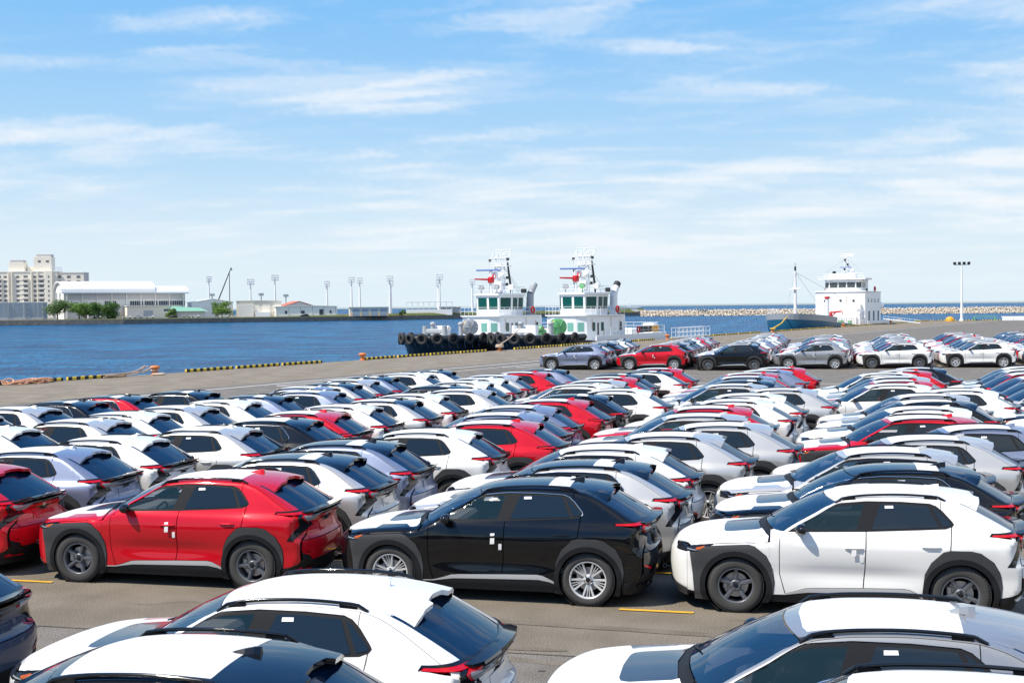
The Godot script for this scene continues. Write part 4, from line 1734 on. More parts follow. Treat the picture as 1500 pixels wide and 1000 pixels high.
func build_quay_things() -> void:
	var im := Image.create(2, 1, false, Image.FORMAT_RGB8)
	im.set_pixel(0, 0, Color(0.72, 0.52, 0.05).linear_to_srgb())
	im.set_pixel(1, 0, Color(0.02, 0.02, 0.02).linear_to_srgb())
	var sm := mat("kerb stripes", Vector3(1, 1, 1), 0.8)
	sm.albedo_texture = ImageTexture.create_from_image(im)
	sm.texture_filter = BaseMaterial3D.TEXTURE_FILTER_NEAREST
	sm.uv1_scale = Vector3(1.65, 1, 1)
	var kg := Geo.new()
	kg.soft(Vector3(0, 0.10, 0), Vector3(4.4, 0.20, 0.22), 0.03)
	var km := kg.mesh()
	var u := Vector3(0.3004, 0, -0.9538)
	var start := Vector3(edge_x(-46.0) + 0.28, 0.006, -46.0)
	var stops := [70.1, 90.6, 110.5, 148.0, 185.5, 222.0, 255.0]
	var k := 0
	var at := 0.0
	while at < 252.0:
		var p := start + u * (at + 2.2)
		var clear := true
		for b in stops:
			if absf(-p.z - b) < 2.5:
				clear = false
		if clear:
			var o := MeshInstance3D.new()
			o.name = numbered("kerb_block")
			o.mesh = km
			o.material_override = sm
			add_child(o)
			o.position = p
			o.rotation.y = atan2(-u.z, u.x)
			tag(o, "yellow and black kerb block, %s from the left along the quay edge" % count_word(k), "kerb block", "striped kerb blocks along the quay edge")
			k += 1
		at += 4.75
	# the same along the end of the quay
	for i in 6:
		var o := MeshInstance3D.new()
		o.name = numbered("kerb_block")
		o.mesh = km
		o.material_override = sm
		add_child(o)
		o.position = Vector3(28.5 + i * 4.75, 0.006, -291.6)
		tag(o, "yellow and black kerb block at the far end of the quay, %s from the corner" % count_word(i), "kerb block", "striped kerb blocks along the quay edge")
	var bm := bollard_mesh()
	var where := ["with ropes heaped round it, nearest the left edge of the photo", "standing alone between two runs of kerb blocks", "at the bow of the nearer tug, a rope leading up from it", "behind the stern of the right-hand tug", "at the tanker's bow with a yellow rope", "by the tanker's stern", "small and far along the quay, past the tanker"]
	for i in stops.size():
		var z: float = -stops[i]
		var o := thing("mooring_bollard", "orange mooring bollard " + where[i], "bollard", Vector3(edge_x(z) + 0.75, 0.006, z), 0.0, "orange mooring bollards")
		part("post", bm, mats["bollard orange"], o)
	# ropes
	var r := RandomNumberGenerator.new()
	r.seed = 9
	var coil := Geo.new()
	for q in 34:
		var c := Vector3(r.randf_range(-1.5, 1.5), 0.07 + r.randf() * 0.14, r.randf_range(-0.3, 0.3))
		coil.ring(c, Vector3(r.randf_range(-0.4, 0.4), 1, r.randf_range(-0.4, 0.4)).normalized(), r.randf_range(0.18, 0.40), 0.032, 14, 5)
	var o1 := MeshInstance3D.new()
	o1.name = numbered("rope_heap")
	o1.mesh = coil.mesh()
	o1.material_override = mats["rope salmon"]
	add_child(o1)
	o1.position = Vector3(edge_x(-60.9) + 0.7, 0.006, -60.9)
	o1.rotation.y = 1.2
	tag(o1, "heap of salmon coloured mooring rope at the left edge of the quay", "rope")
	var line := Geo.new()
	var base := Vector3(edge_x(-70.1) + 0.75, 0, -70.1)
	for q in 4:
		var pts := []
		for i in 10:
			var t := i / 9.0
			pts.append(base - u * (0.3 + t * 3.6) + Vector3(0.2 * sin(t * 5.0 + q * 1.7), 0.42 * exp(-t * 4.0) + 0.07 + 0.05 * q, 0.15 * q))
		line.path(pts, 0.036)
	line.ring(base + Vector3(0, 0.3, 0), Vector3.UP, 0.22, 0.06, 16, 6)
	line.ring(base + Vector3(0.6, 0.10, 0.6), Vector3.UP, 0.34, 0.06, 16, 6)
	var o2 := MeshInstance3D.new()
	o2.name = numbered("mooring_rope")
	o2.mesh = line.mesh()
	o2.material_override = mats["rope pale"]
	add_child(o2)
	tag(o2, "pale ropes lying along the quay beside the leftmost bollard", "rope")
	# the lamp mast and the bits at the far end
	var m := thing("lamp_mast", "tall white lamp mast with four floodlights at the far end of the quay", "lamp mast", Vector3(36.1, 0, -288.6))
	var g := Geo.new()
	g.tube(Vector3.ZERO, Vector3(0, 12.6, 0), 0.30, 0.16, 10)
	g.tube(Vector3.ZERO, Vector3(0, 0.4, 0), 0.55, 0.5, 10)
	part("pole", g.mesh(), mats["white steel"], m)
	g = Geo.new()
	g.box(Vector3(0, 12.6, 0), Vector3(3.4, 0.16, 0.16))
	part("cross_arm", g.mesh(), mats["grey steel"], m)
	for i in 4:
		g = Geo.new()
		g.soft(Vector3(-1.5 + i, 12.95, 0.1), Vector3(0.62, 0.58, 0.35), 0.06, Basis(Vector3.UP, -0.5 + 0.3 * i) * Basis(Vector3.RIGHT, 0.3))
		g.tube(Vector3(-1.5 + i, 12.6, 0), Vector3(-1.5 + i, 12.9, 0), 0.05)
		part("floodlight", g.mesh(), mats["dark steel"], m)
	var dome := Geo.new()
	dome.lathe(Vector3.ZERO, Vector3.UP, [Vector2(0.95, 0.0), Vector2(0.95, 0.35), Vector2(0.8, 0.75), Vector2(0.45, 1.0), Vector2(0.0, 1.08)], 18)
	var od := MeshInstance3D.new()
	od.name = "mooring_drum"
	od.mesh = dome.mesh()
	od.material_override = mats["orange paint"]
	add_child(od)
	od.position = Vector3(33.0, 0.006, -283.5)
	tag(od, "rounded orange-yellow drum on the quay left of the lamp mast", "drum")
	var rk := thing("steel_frame", "low green and white steel frame right of the lamp mast", "rack", Vector3(41.0, 0, -289.0))
	g = Geo.new()
	for x in [-2.2, 2.2]:
		for z in [-0.5, 0.5]:
			g.tube(Vector3(x, 0, z), Vector3(x, 0.95, z), 0.07)
	for z in [-0.5, 0.5]:
		g.tube(Vector3(-2.2, 0.95, z), Vector3(2.2, 0.95, z), 0.06)
	part("frame", g.mesh(), mats["winch green"], rk)
	var bar := thing("concrete_barrier", "long white low barrier at the right end of the quay", "barrier", Vector3(54.0, 0, -288.5))
	g = Geo.new()
	for i in 8:
		g.soft(Vector3(-8.2 + i * 2.35, 0.32, 0), Vector3(2.3, 0.64, 0.7), 0.05)
	part("block_row", g.mesh(), mats["white steel"], bar)
	g = Geo.new()
	g.soft(Vector3(0, 0.82, 0), Vector3(19, 0.3, 0.5), 0.04)
	part("top_rail", g.mesh(), mats["white roof"], bar)
	# a white gangway lying at the edge behind the far block
	var gw := thing("gangway", "white railed gangway at the quay edge behind the far block", "gangway", Vector3(edge_x(-152.0) + 2.0, 0, -152.0), 1.0)
	g = Geo.new()
	for z in [-0.5, 0.5]:
		for y in [0.25, 0.8, 1.35]:
			g.tube(Vector3(-3.2, y, z), Vector3(3.2, y + 0.1, z), 0.035)
		for i in 9:
			g.tube(Vector3(-3.2 + i * 0.8, 0.1, z), Vector3(-3.2 + i * 0.8, 1.4, z), 0.03)
	part("railing", g.mesh(), mats["white steel"], gw)
	g = Geo.new()
	g.box(Vector3(0, 0.15, 0), Vector3(6.6, 0.1, 1.0))
	part("walkway", g.mesh(), mats["grey steel"], gw)


func count_word(i: int) -> String:
	var tens := ["", "", "twenty", "thirty", "forty", "fifty", "sixty"]
	var small := ["", "first", "second", "third", "fourth", "fifth", "sixth", "seventh", "eighth", "ninth", "tenth", "eleventh", "twelfth", "thirteenth", "fourteenth", "fifteenth", "sixteenth", "seventeenth", "eighteenth", "nineteenth"]
	i += 1
	if i < 20:
		return small[i]
	if i % 10 == 0:
		return ["", "", "twentieth", "thirtieth", "fortieth", "fiftieth", "sixtieth"][i / 10]
	return tens[i / 10] + "-" + small[i % 10]


# ---------------------------------------------------------------- ships: bow at local x = 0, stern towards -x, y = 0 at the waterline

func ship_turn() -> float:
	return atan2(-0.9538, -0.3004)


# plan half-width along a hull with a round bow
func beam_at(x: float, half: float, bow: float, length: float, stern := 1.5) -> float:
	var b := half
	if x > -bow:
		var t := (x + bow) / bow
		b = half * sqrt(maxf(0.0, 1.0 - t * t))
	if x < -length + stern:
		var t := (-length + stern - x) / stern
		b *= 1.0 - 0.25 * t * t
	return b


# hull skin between two heights; flare narrows the lower edge and sheer lifts the deck line at the bow
func hull(g: Geo, half: float, bow: float, length: float, low: float, tops: Array, flare: float, rake: float, from := 0.0, n := 40) -> void:
	var rows := []
	for i in n + 1:
		var t := float(i) / n
		var x := -length + (length - from) * (1.0 - pow(1.0 - t, 2.0))
		var top: float = lerpf(tops[1], tops[0], clampf(1.0 + x / (length * 0.55), 0.0, 1.0))
		var near := clampf(1.0 + x / (bow * 1.6), 0.0, 1.0)
		var row := []
		for j in 6:
			var v := j / 5.0
			var tuck := (1.0 - v) * (1.0 - v)
			var xx := x - rake * tuck * near
			var b := beam_at(x, half, bow, length) * (1.0 - flare * tuck * near)
			row.append(Vector3(xx, lerpf(low, top, v), b))
		rows.append(row)
	for s in [1.0, -1.0]:
		var k := g.v.size()
		for i in n + 1:
			for j in 6:
				var p: Vector3 = rows[i][j]
				var pa: Vector3 = rows[maxi(i - 1, 0)][j]
				var pb: Vector3 = rows[mini(i + 1, n)][j]
				var pc: Vector3 = rows[i][maxi(j - 1, 0)]
				var pd: Vector3 = rows[i][mini(j + 1, 5)]
				var nn := (pb - pa).cross(pd - pc).normalized()
				if nn.z < 0 or (absf(nn.z) < 0.01 and nn.x < 0):
					nn = -nn
				g.vert(Vector3(p.x, p.y, p.z * s), Vector3(nn.x, nn.y, nn.z * s))
		for i in n:
			for j in 5:
				var q := k + i * 6 + j
				g.face(q, q + 1, q + 6)
				g.face(q + 1, q + 6, q + 7)
	var st := []
	for j in 6:
		st.append(rows[0][j])
	for j in 5:
		g.flat([st[j], st[j + 1], st[j + 1] * Vector3(1, 1, -1), st[j] * Vector3(1, 1, -1)], Vector3.LEFT)


func deck(g: Geo, half: float, bow: float, length: float, y0: float, y1: float, to := 0.0, from := 0.0) -> void:
	var n := 30
	var last := []
	for i in n + 1:
		var x := -length + to + (length - to - from) * i / n
		var y := lerpf(y1, y0, clampf(1.0 + x / (length * 0.55), 0.0, 1.0))
		var b := beam_at(x, half, bow, length)
		var row := [Vector3(x, y, b), Vector3(x, y, -b)]
		if i:
			g.flat([last[0], last[1], row[1], row[0]], Vector3.UP)
		last = row


func railing(g: Geo, pts: Array, h: float, bars := 2, r := 0.025) -> void:
	for i in pts.size() - 1:
		var a: Vector3 = pts[i]
		var b: Vector3 = pts[i + 1]
		for k in bars:
			var o := Vector3(0, h * (k + 1.0) / bars, 0)
			g.tube(a + o, b + o, r, r, 5, false)
		var n := maxi(1, roundi(a.distance_to(b) / 1.1))
		for k in n + 1:
			var p := a.lerp(b, float(k) / n)
			g.tube(p, p + Vector3(0, h, 0), r, r, 5, false)


# a wall with its corners on an outline (x, z), from y0 to y1, and a lid
func house(g: Geo, outline: PackedVector2Array, y0: float, y1: float, lid := true, lean := 0.0) -> void:
	var c := Vector2.ZERO
	for p in outline:
		c += p / outline.size()
	for i in outline.size():
		var a := outline[i]
		var b := outline[(i + 1) % outline.size()]
		var at := c + (a - c) * (1.0 + lean)
		var bt := c + (b - c) * (1.0 + lean)
		var m := (a + b) / 2.0 - c
		g.flat([Vector3(a.x, y0, a.y), Vector3(b.x, y0, b.y), Vector3(bt.x, y1, bt.y), Vector3(at.x, y1, at.y)], Vector3(m.x, 0, m.y))
	if lid:
		var tri := Geometry2D.triangulate_polygon(outline)
		var s := g.v.size()
		for p in outline:
			var q := c + (p - c) * (1.0 + lean)
			g.vert(Vector3(q.x, y1, q.y), Vector3.UP)
		for i in range(0, tri.size(), 3):
			g.face(s + tri[i], s + tri[i + 1], s + tri[i + 2])


# a pane standing proud of the wall that runs from a to b (x, z), t0..t1 along it
func pane(a: Vector2, b: Vector2, t0: float, t1: float, y0: float, y1: float, away: Vector2, out := 0.03, lean := 0.0) -> Geo:
	var g := Geo.new()
	var d := (b - a).normalized()
	var n := Vector2(-d.y, d.x)
	if n.dot((a + b) / 2.0 - away) < 0:
		n = -n
	var p := a.lerp(b, t0)
	var q := a.lerp(b, t1)
	var lo := n * out
	var hi := n * (out + lean)
	var f := []
	for e in [[p, y0, lo], [q, y0, lo], [q, y1, hi], [p, y1, hi]]:
		f.append(Vector3(e[0].x + e[2].x, e[1], e[0].y + e[2].y))
	var bk := []
	for e in [[p, y0, lo], [q, y0, lo], [q, y1, hi], [p, y1, hi]]:
		f.append(Vector3(e[0].x + e[2].x - n.x * 0.06, e[1], e[0].y + e[2].y - n.y * 0.06))
	g.hexa([f[0], f[1], f[5], f[4], f[3], f[2], f[6], f[7]])
	return g


func build_tugs() -> void:
	var turn := ship_turn()
	tug(Vector3(-29.75, WATER_Y, -125.5), turn, "harbour tug nearer the quay, right one of the two, with a green winch drum", true)
	tug(Vector3(-40.15, WATER_Y, -126.2), turn, "outer harbour tug, left one of the two, with a grey winch drum", false)
	# ropes from the bollard to the bow
	var g := Geo.new()
	var a := Vector3(edge_x(-110.5) + 0.75, 0.55, -110.5)
	g.path([a, a.lerp(Vector3(-28.6, 1.9, -126.0), 0.5) - Vector3(0, 0.15, 0), Vector3(-28.6, 1.9, -126.0)], 0.055)
	g.ring(a, Vector3.UP, 0.30, 0.09, 16, 6)
	g.ring(a - Vector3(0, 0.14, 0), Vector3.UP, 0.33, 0.09, 16, 6)
	var o := MeshInstance3D.new()
	o.name = numbered("mooring_rope")
	o.mesh = g.mesh()
	o.material_override = mats["rope pale"]
	add_child(o)
	tag(o, "pale mooring rope from the bollard up to the right tug's bow", "rope")


func tug(at: Vector3, turn: float, label: String, inner: bool) -> void:
	var t := thing("harbour_tug", label, "tug", at, turn, "harbour tugs moored side by side")
	var g := Geo.new()
	hull(g, 4.35, 6.5, 33.0, -1.0, [3.65, 2.2], 0.30, 2.2)
	part("hull", g.mesh(), mats["hull black"], t)
	g = Geo.new()
	deck(g, 4.3, 6.5, 33.0, 3.45, 2.05)
	part("deck", g.mesh(), mats["grey steel"], t)
	# white bulwark round the after part
	g = Geo.new()
	var ring := []
	for i in 25:
		var x := -12.0 - i * 0.86
		ring.append(Vector2(x, beam_at(x, 4.35, 6.5, 33.0)))
	for i in 24:
		for s in [1.0, -1.0]:
			var p: Vector2 = ring[i]
			var q: Vector2 = ring[i + 1]
			var top := 3.25
			g.hexa([Vector3(p.x, 1.7, p.y * s), Vector3(q.x, 1.7, q.y * s), Vector3(q.x, 1.7, (q.y - 0.12) * s), Vector3(p.x, 1.7, (p.y - 0.12) * s), Vector3(p.x, top, (p.y + 0.04) * s), Vector3(q.x, top, (q.y + 0.04) * s), Vector3(q.x, top, (q.y - 0.12) * s), Vector3(p.x, top, (p.y - 0.12) * s)])
	g.box(Vector3(-32.95, 2.45, 0), Vector3(0.12, 1.6, 6.4))
	part("bulwark", g.mesh(), mats["white steel"], t)
	# rubber bow fender and the tyres hung on it
	g = Geo.new()
	for s in [1.0, -1.0]:
		var last := Vector3.ZERO
		for i in 15:
			var x := -9.0 + 9.0 * (1.0 - pow(1.0 - i / 14.0, 2.0))
			var p := Vector3(x + 0.1, 3.25, beam_at(x, 4.4, 6.5, 33.0) * s)
			if i:
				g.tube(last, p, 0.36, 0.36, 10, false)
			last = p
	part("bow_fender", g.mesh(), mats["dark steel"], t)
	var ty := Geo.new()
	ty.ring(Vector3.ZERO, Vector3.BACK, 0.46, 0.20, 22, 9)
	var tm := ty.mesh()
	var angles := [-84, -65, -46, -28, -10, 8, 26, 45, 64, 83]
	for d in angles:
		var a := deg_to_rad(d)
		var x := -6.5 + 6.5 * cos(a)
		var z := 4.4 * sin(a)
		var n := Vector3(cos(a) / 6.5, 0, sin(a) / 4.4).normalized()
		var w := part("tyre_fender", tm, mats["tyre fender"], t)
		w.position = Vector3(x, 3.2, z) + n * 0.48
		w.basis = Basis.looking_at(n, Vector3.UP)
	g = Geo.new()
	for i in angles.size() - 1:
		for k in [0.25, 0.75]:
			var a := deg_to_rad(lerpf(angles[i], angles[i + 1], k))
			var p := Vector3(-6.5 + 6.85 * cos(a), 3.4, 4.75 * sin(a))
			var q := Vector3(-6.9 + 6.5 * cos(a), 2.2, 4.45 * sin(a))
			g.path([p, p.lerp(q, 0.5) + Vector3(0.1, -0.1, 0), q], 0.025, 5)
	part("fender_chain", g.mesh(), mats["grey steel"], t)
	# lower house, wheelhouse deck, wheelhouse
	var low := P([-13.10, -2.60, -12.50, -1.40, -12.50, 1.40, -13.10, 2.60, -19.0, 3.10, -22.2, 3.10, -22.2, -3.10, -19.0, -3.10])
	g = Geo.new()
	house(g, low, 2.3, 5.5)
	part("deck_house", g.mesh(), mats["white steel"], t)
	var mid := Vector2(-18.50, 0)
	g = Geo.new()
	house(g, P([-12.80, -2.70, -12.30, -1.30, -12.30, 1.30, -12.80, 2.70, -19.0, 3.35, -21.6, 3.35, -21.6, -3.35, -19.0, -3.35]), 5.5, 5.62)
	part("bridge_deck", g.mesh(), mats["white steel"], t)
	var wh := P([-14.70, -1.50, -14.70, 1.50, -16.10, 2.45, -18.70, 2.45, -19.90, 1.70, -19.90, -1.70, -18.70, -2.45, -16.10, -2.45])
	g = Geo.new()
	house(g, wh, 5.62, 8.0, true, 0.04)
	part("wheelhouse", g.mesh(), mats["white steel"], t)
	g = Geo.new()
	var eave := PackedVector2Array()
	for p in wh:
		eave.append(Vector2(-17.30, 0) + (p - Vector2(-17.30, 0)) * 1.12)
	house(g, eave, 8.0, 8.22)
	part("wheelhouse_roof", g.mesh(), mats["white steel"], t)
	var c := Vector2(-17.30, 0)
	for i in wh.size():
		var a := wh[i]
		var b := wh[(i + 1) % wh.size()]
		var n := 2 if a.distance_to(b) > 2.3 else 1
		for k in n:
			var w := part("window", pane(a, b, (k + 0.10) / n, (k + 0.90) / n, 6.35, 7.72, c, 0.05, 0.06).mesh(), mats["green glass"], t)
			var fr := Geo.new()
			var d := (b - a).normalized()
			var q0 := a.lerp(b, (k + 0.5) / n)
			var nn := Vector2(-d.y, d.x)
			if nn.dot((a + b) / 2.0 - c) < 0:
				nn = -nn
			var bs := Basis(Vector3(d.x, 0, d.y), Vector3.UP, Vector3(nn.x, 0, nn.y))
			fr.box(Vector3(q0.x + nn.x * 0.09, 6.32, q0.y + nn.y * 0.09), Vector3(a.distance_to(b) / n * 0.84, 0.06, 0.10), bs)
			part("sill", fr.mesh(), mats["white steel"], w)
	# lower windows and doors: paler on the front
	for q in [[-12.5, -1.4, -12.5, 1.4, 0.08, 0.36, 1], [-12.5, -1.4, -12.5, 1.4, 0.64, 0.92, 1], [-13.1, -2.6, -12.5, -1.4, 0.25, 0.8, 1], [-19.0, -3.1, -13.1, -2.6, 0.70, 0.80, 0], [-19.0, -3.1, -13.1, -2.6, 0.38, 0.48, 0], [-22.2, -3.1, -19.0, -3.1, 0.3, 0.45, 0], [-19.0, 3.1, -13.1, 2.6, 0.65, 0.75, 0]]:
		part("port_window", pane(Vector2(q[0], q[1]), Vector2(q[2], q[3]), q[4], q[5], 3.75, 4.75, Vector2(-18.50, 0), 0.03).mesh(), mats["pale green glass" if q[6] else "green glass"], t)
	part("door", pane(Vector2(-19.0, -3.1), Vector2(-13.10, -2.6), 0.56, 0.62, 3.3, 4.7, Vector2(-18.50, 0), 0.03).mesh(), mats["dark glass"], t)
	for q in [[-14.2, 5.2, 1.2], [-16.8, 4.0, 0.9], [-18.4, 5.3, 1.6], [-20.6, 5.0, 1.3]]:
		var rs := Geo.new()
		var w := lerpf(-2.6, -3.1, clampf((-13.1 - q[0]) / 5.9, 0.0, 1.0))
		rs.box(Vector3(q[0], q[1] - q[2] / 2.0, w - 0.012), Vector3(0.12, q[2], 0.03))
		part("rust_streak", rs.mesh(), mats["rust streak"], t)
	# railings
	g = Geo.new()
	railing(g, [Vector3(-19.0, 5.62, -3.3), Vector3(-12.80, 5.62, -2.65), Vector3(-12.40, 5.62, -1.3), Vector3(-12.40, 5.62, 1.3), Vector3(-12.80, 5.62, 2.65), Vector3(-19.0, 5.62, 3.3), Vector3(-21.6, 5.62, 3.3)], 0.95)
	railing(g, [Vector3(-21.6, 5.62, -3.3), Vector3(-19.0, 5.62, -3.3)], 0.95)
	var side := []
	for i in 12:
		var x := -16.0 - i * 1.5
		side.append(Vector3(x, 3.2, -beam_at(x, 4.2, 6.5, 33.0)))
	railing(g, side, 0.95)
	for p in side:
		p.z = -p.z
	railing(g, [Vector3(-6.70, 2.95, 2.8), Vector3(-9.00, 2.95, 3.7), Vector3(-12.00, 2.95, 3.9)], 1.5, 3)
	railing(g, [Vector3(-32.6, 3.2, -2.8), Vector3(-32.6, 3.2, 2.8)], 1.3, 3)
	railing(g, [Vector3(-14.30, 8.22, -1.6), Vector3(-14.30, 8.22, 1.6), Vector3(-19.90, 8.22, 2.0), Vector3(-19.90, 8.22, -2.0), Vector3(-14.30, 8.22, -1.6)], 0.8, 2, 0.02)
	part("railing", g.mesh(), mats["white steel"], t)
	# bow gear: bitts, windlass and the big winch drum
	g = Geo.new()
	for z in [-1.3, 1.3]:
		g.tube(Vector3(-3.4, 3.4, z), Vector3(-3.4, 4.6, z), 0.32, 0.30, 12)
	g.soft(Vector3(-3.4, 4.0, 0), Vector3(0.4, 0.5, 2.4), 0.1)
	part("towing_bitts", g.mesh(), mats["grey steel" if not inner else "white steel"], t)
	for z in [-1.9, 1.9]:
		g = Geo.new()
		g.tube(Vector3(-5.8, 3.4, z), Vector3(-5.8, 4.7, z), 0.26, 0.26, 12)
		g.ball(Vector3(-5.8, 4.75, z), Vector3(0.36, 0.28, 0.36), 10)
		part("mooring_post", g.mesh(), mats["grey steel"], t)
	g = Geo.new()
	g.soft(Vector3(-6.6, 4.0, 1.0), Vector3(1.2, 1.1, 1.2), 0.1)
	g.tube(Vector3(-6.6, 4.2, 0.2), Vector3(-6.6, 4.2, 1.8), 0.36, 0.36, 12)
	part("windlass", g.mesh(), mats["white steel"], t)
	var wn := Geo.new()
	var wc := Vector3(-8.6, 4.35, -1.2)
	var ax := Vector3(0.62, 0, -0.78).normalized()
	for s in [-0.6, 0.6]:
		wn.lathe(wc + ax * s, ax, [Vector2(0.2, -0.05), Vector2(0.86, -0.05), Vector2(0.9, 0.0), Vector2(0.86, 0.05), Vector2(0.2, 0.05)], 26)
		for k in 6:
			var an := TAU * k / 6
			var rad := (ax.cross(Vector3.UP) * cos(an) + Vector3.UP * sin(an))
			wn.tube(wc + ax * (s * 1.12), wc + ax * (s * 1.12) + rad * 0.84, 0.05, 0.05, 5)
	var wp := part("winch", wn.mesh(), mats["winch green" if inner else "grey steel"], t)
	g = Geo.new()
	g.tube(wc - ax * 0.56, wc + ax * 0.56, 0.68, 0.68, 22)
	part("rope_drum", g.mesh(), mats["rope yellow"], wp)
	if inner:
		g = Geo.new()
		g.soft(Vector3(-8.6, 3.75, 1.0), Vector3(1.0, 0.6, 1.2), 0.12)
		g.tube(Vector3(-8.2, 4.15, 0.5), Vector3(-8.2, 4.15, 1.5), 0.34, 0.34, 16)
		part("towing_winch", g.mesh(), mats["winch green"], t)
	# life rings, funnel, stern fittings
	for q in [[-19.4, 6.25, -3.45], [-23.4, 3.75, -4.3]] + ([[-12.5, 3.9, 2.9]] if inner else []):
		g = Geo.new()
		g.ring(Vector3.ZERO, Vector3.BACK, 0.34, 0.11, 18, 7)
		var lr := part("life_ring", g.mesh(), mats["fire red"], t)
		lr.position = Vector3(q[0], q[1], q[2])
	for s in [-1.0, 1.0]:
		g = Geo.new()
		g.tube(Vector3(-20.6, 5.5, 2.3 * s), Vector3(-20.8, 8.2, 2.3 * s), 0.48, 0.44, 14)
		g.tube(Vector3(-20.8, 8.2, 2.3 * s), Vector3(-21.6, 9.1, 2.3 * s), 0.44, 0.40, 14)
		var fu := part("funnel", g.mesh(), mats["white steel" if inner else "grey steel"], t)
		g = Geo.new()
		g.tube(Vector3(-21.4, 8.9, 2.3 * s), Vector3(-21.85, 9.38, 2.3 * s), 0.43, 0.42, 14)
		part("funnel_top", g.mesh(), mats["dark steel" if inner else "grey steel"], fu)
	g = Geo.new()
	g.soft(Vector3(-26.0, 3.75, -4.05), Vector3(3.6, 0.75, 0.08), 0.02)
	part("dark_board", g.mesh(), mats["dark steel"], t)
	g = Geo.new()
	g.soft(Vector3(-29.2, 3.75, -3.95), Vector3(2.3, 0.75, 0.08), 0.02)
	part("orange_board", g.mesh(), mats["orange paint"], t)
	g = Geo.new()
	g.soft(Vector3(-31.0, 3.6, -2.4), Vector3(1.0, 1.6, 1.6), 0.1)
	g.soft(Vector3(-29.5, 3.0, 0), Vector3(2.0, 1.6, 2.4), 0.15)
	part("stern_winch", g.mesh(), mats["white steel"], t)
	# fire monitor, radars, lamps and the mast
	g = Geo.new()
	g.tube(Vector3(-15.40, 8.2, 0), Vector3(-15.40, 9.6, 0), 0.24, 0.2, 10)
	part("monitor_post", g.mesh(), mats["white steel"], t)
	g = Geo.new()
	g.soft(Vector3(-15.40, 9.85, 0), Vector3(0.75, 0.75, 0.6), 0.12)
	g.tube(Vector3(-15.20, 9.9, 0.1), Vector3(-13.70, 9.95, 1.2), 0.13, 0.09, 10)
	g.tube(Vector3(-15.40, 10.0, -0.2), Vector3(-15.60, 10.5, -0.2), 0.1)
	g.ring(Vector3(-15.60, 10.3, -0.35), Vector3.BACK, 0.28, 0.05, 14, 5)
	part("fire_monitor", g.mesh(), mats["fire red"], t)
	g = Geo.new()
	g.tube(Vector3(-16.40, 8.2, 0.6), Vector3(-16.40, 10.9, 0.6), 0.10)
	g.tube(Vector3(-16.40, 10.5, 0.6), Vector3(-17.70, 10.4, 0.2), 0.06)
	part("radar_post", g.mesh(), mats["white steel"], t)
	g = Geo.new()
	g.soft(Vector3(-16.30, 11.05, 0.9), Vector3(0.22, 0.18, 3.0), 0.04, Basis(Vector3.UP, 0.35))
	part("radar_bar", g.mesh(), mats["radar blue"], t)
	g = Geo.new()
	g.tube(Vector3(-18.10, 8.2, -1.25), Vector3(-17.85, 12.0, -0.85), 0.16, 0.11, 8)
	part("mast_pole", g.mesh(), mats["dark steel"], t)
	g = Geo.new()
	for s in [-1.0, 1.0]:
		g.tube(Vector3(-17.40, 8.2, 0.75 * s), Vector3(-17.50, 11.50, 0.62 * s), 0.06)
	for y in [9.2, 10.0, 10.7]:
		g.tube(Vector3(-17.40, y, -1.1), Vector3(-17.40, y, 1.1), 0.045)
		g.tube(Vector3(-17.40, y, 0.7), Vector3(-18.00, y + 0.5, 0), 0.04)
	g.box(Vector3(-17.60, 11.55, 0), Vector3(1.0, 0.1, 2.5))
	railing(g, [Vector3(-17.10, 11.55, -1.2), Vector3(-17.10, 11.55, 1.2), Vector3(-18.10, 12.95, 1.2), Vector3(-18.10, 12.95, -1.2), Vector3(-17.10, 11.55, -1.2)], 0.6, 2, 0.025)
	g.tube(Vector3(-17.70, 11.55, 0), Vector3(-17.70, 13.50, 0), 0.07, 0.05)
	for q in [[-0.6, 12.9], [0.6, 12.7], [-0.2, 13.4]]:
		g.tube(Vector3(-17.70, q[1] - 1.1, q[0]), Vector3(-17.70, q[1], q[0]), 0.03)
		g.ball(Vector3(-17.70, q[1], q[0]), Vector3(0.14, 0.12, 0.14), 8)
	g.ball(Vector3(-16.80, 10.3, -0.6), Vector3(0.38, 0.38, 0.38), 12)
	for y in [9.7, 10.9, 11.2]:
		g.tube(Vector3(-17.4, y, -0.72), Vector3(-17.4, y + 0.4, 0.72), 0.035)
		g.tube(Vector3(-17.4, y, 0.72), Vector3(-17.4, y + 0.4, -0.72), 0.035)
	g.box(Vector3(-17.7, 12.55, 0), Vector3(0.6, 0.08, 1.7))
	for z in [-0.75, 0.75, -0.35, 0.4]:
		g.tube(Vector3(-17.7, 11.5, z), Vector3(-17.7, 13.3 - absf(z), z), 0.03)
		g.ball(Vector3(-17.7, 13.3 - absf(z), z), Vector3(0.13, 0.16, 0.13), 8)
	g.soft(Vector3(-16.9, 10.4, 0.3), Vector3(0.5, 0.9, 0.5), 0.08)
	g.soft(Vector3(-17.0, 9.0, -0.2), Vector3(0.7, 1.2, 0.9), 0.1)
	part("mast_frame", g.mesh(), mats["white steel"], t)
	g = Geo.new()
	for q in [[10.0, -1.15], [10.0, 1.15], [10.7, 1.15], [12.2, -1.25], [12.1, 1.25], [9.2, -1.1], [9.2, 1.1]]:
		g.soft(Vector3(-17.25, q[0] + 0.15, q[1]), Vector3(0.3, 0.32, 0.3), 0.06)
	part("mast_lamp", g.mesh(), mats["dark steel"], t)
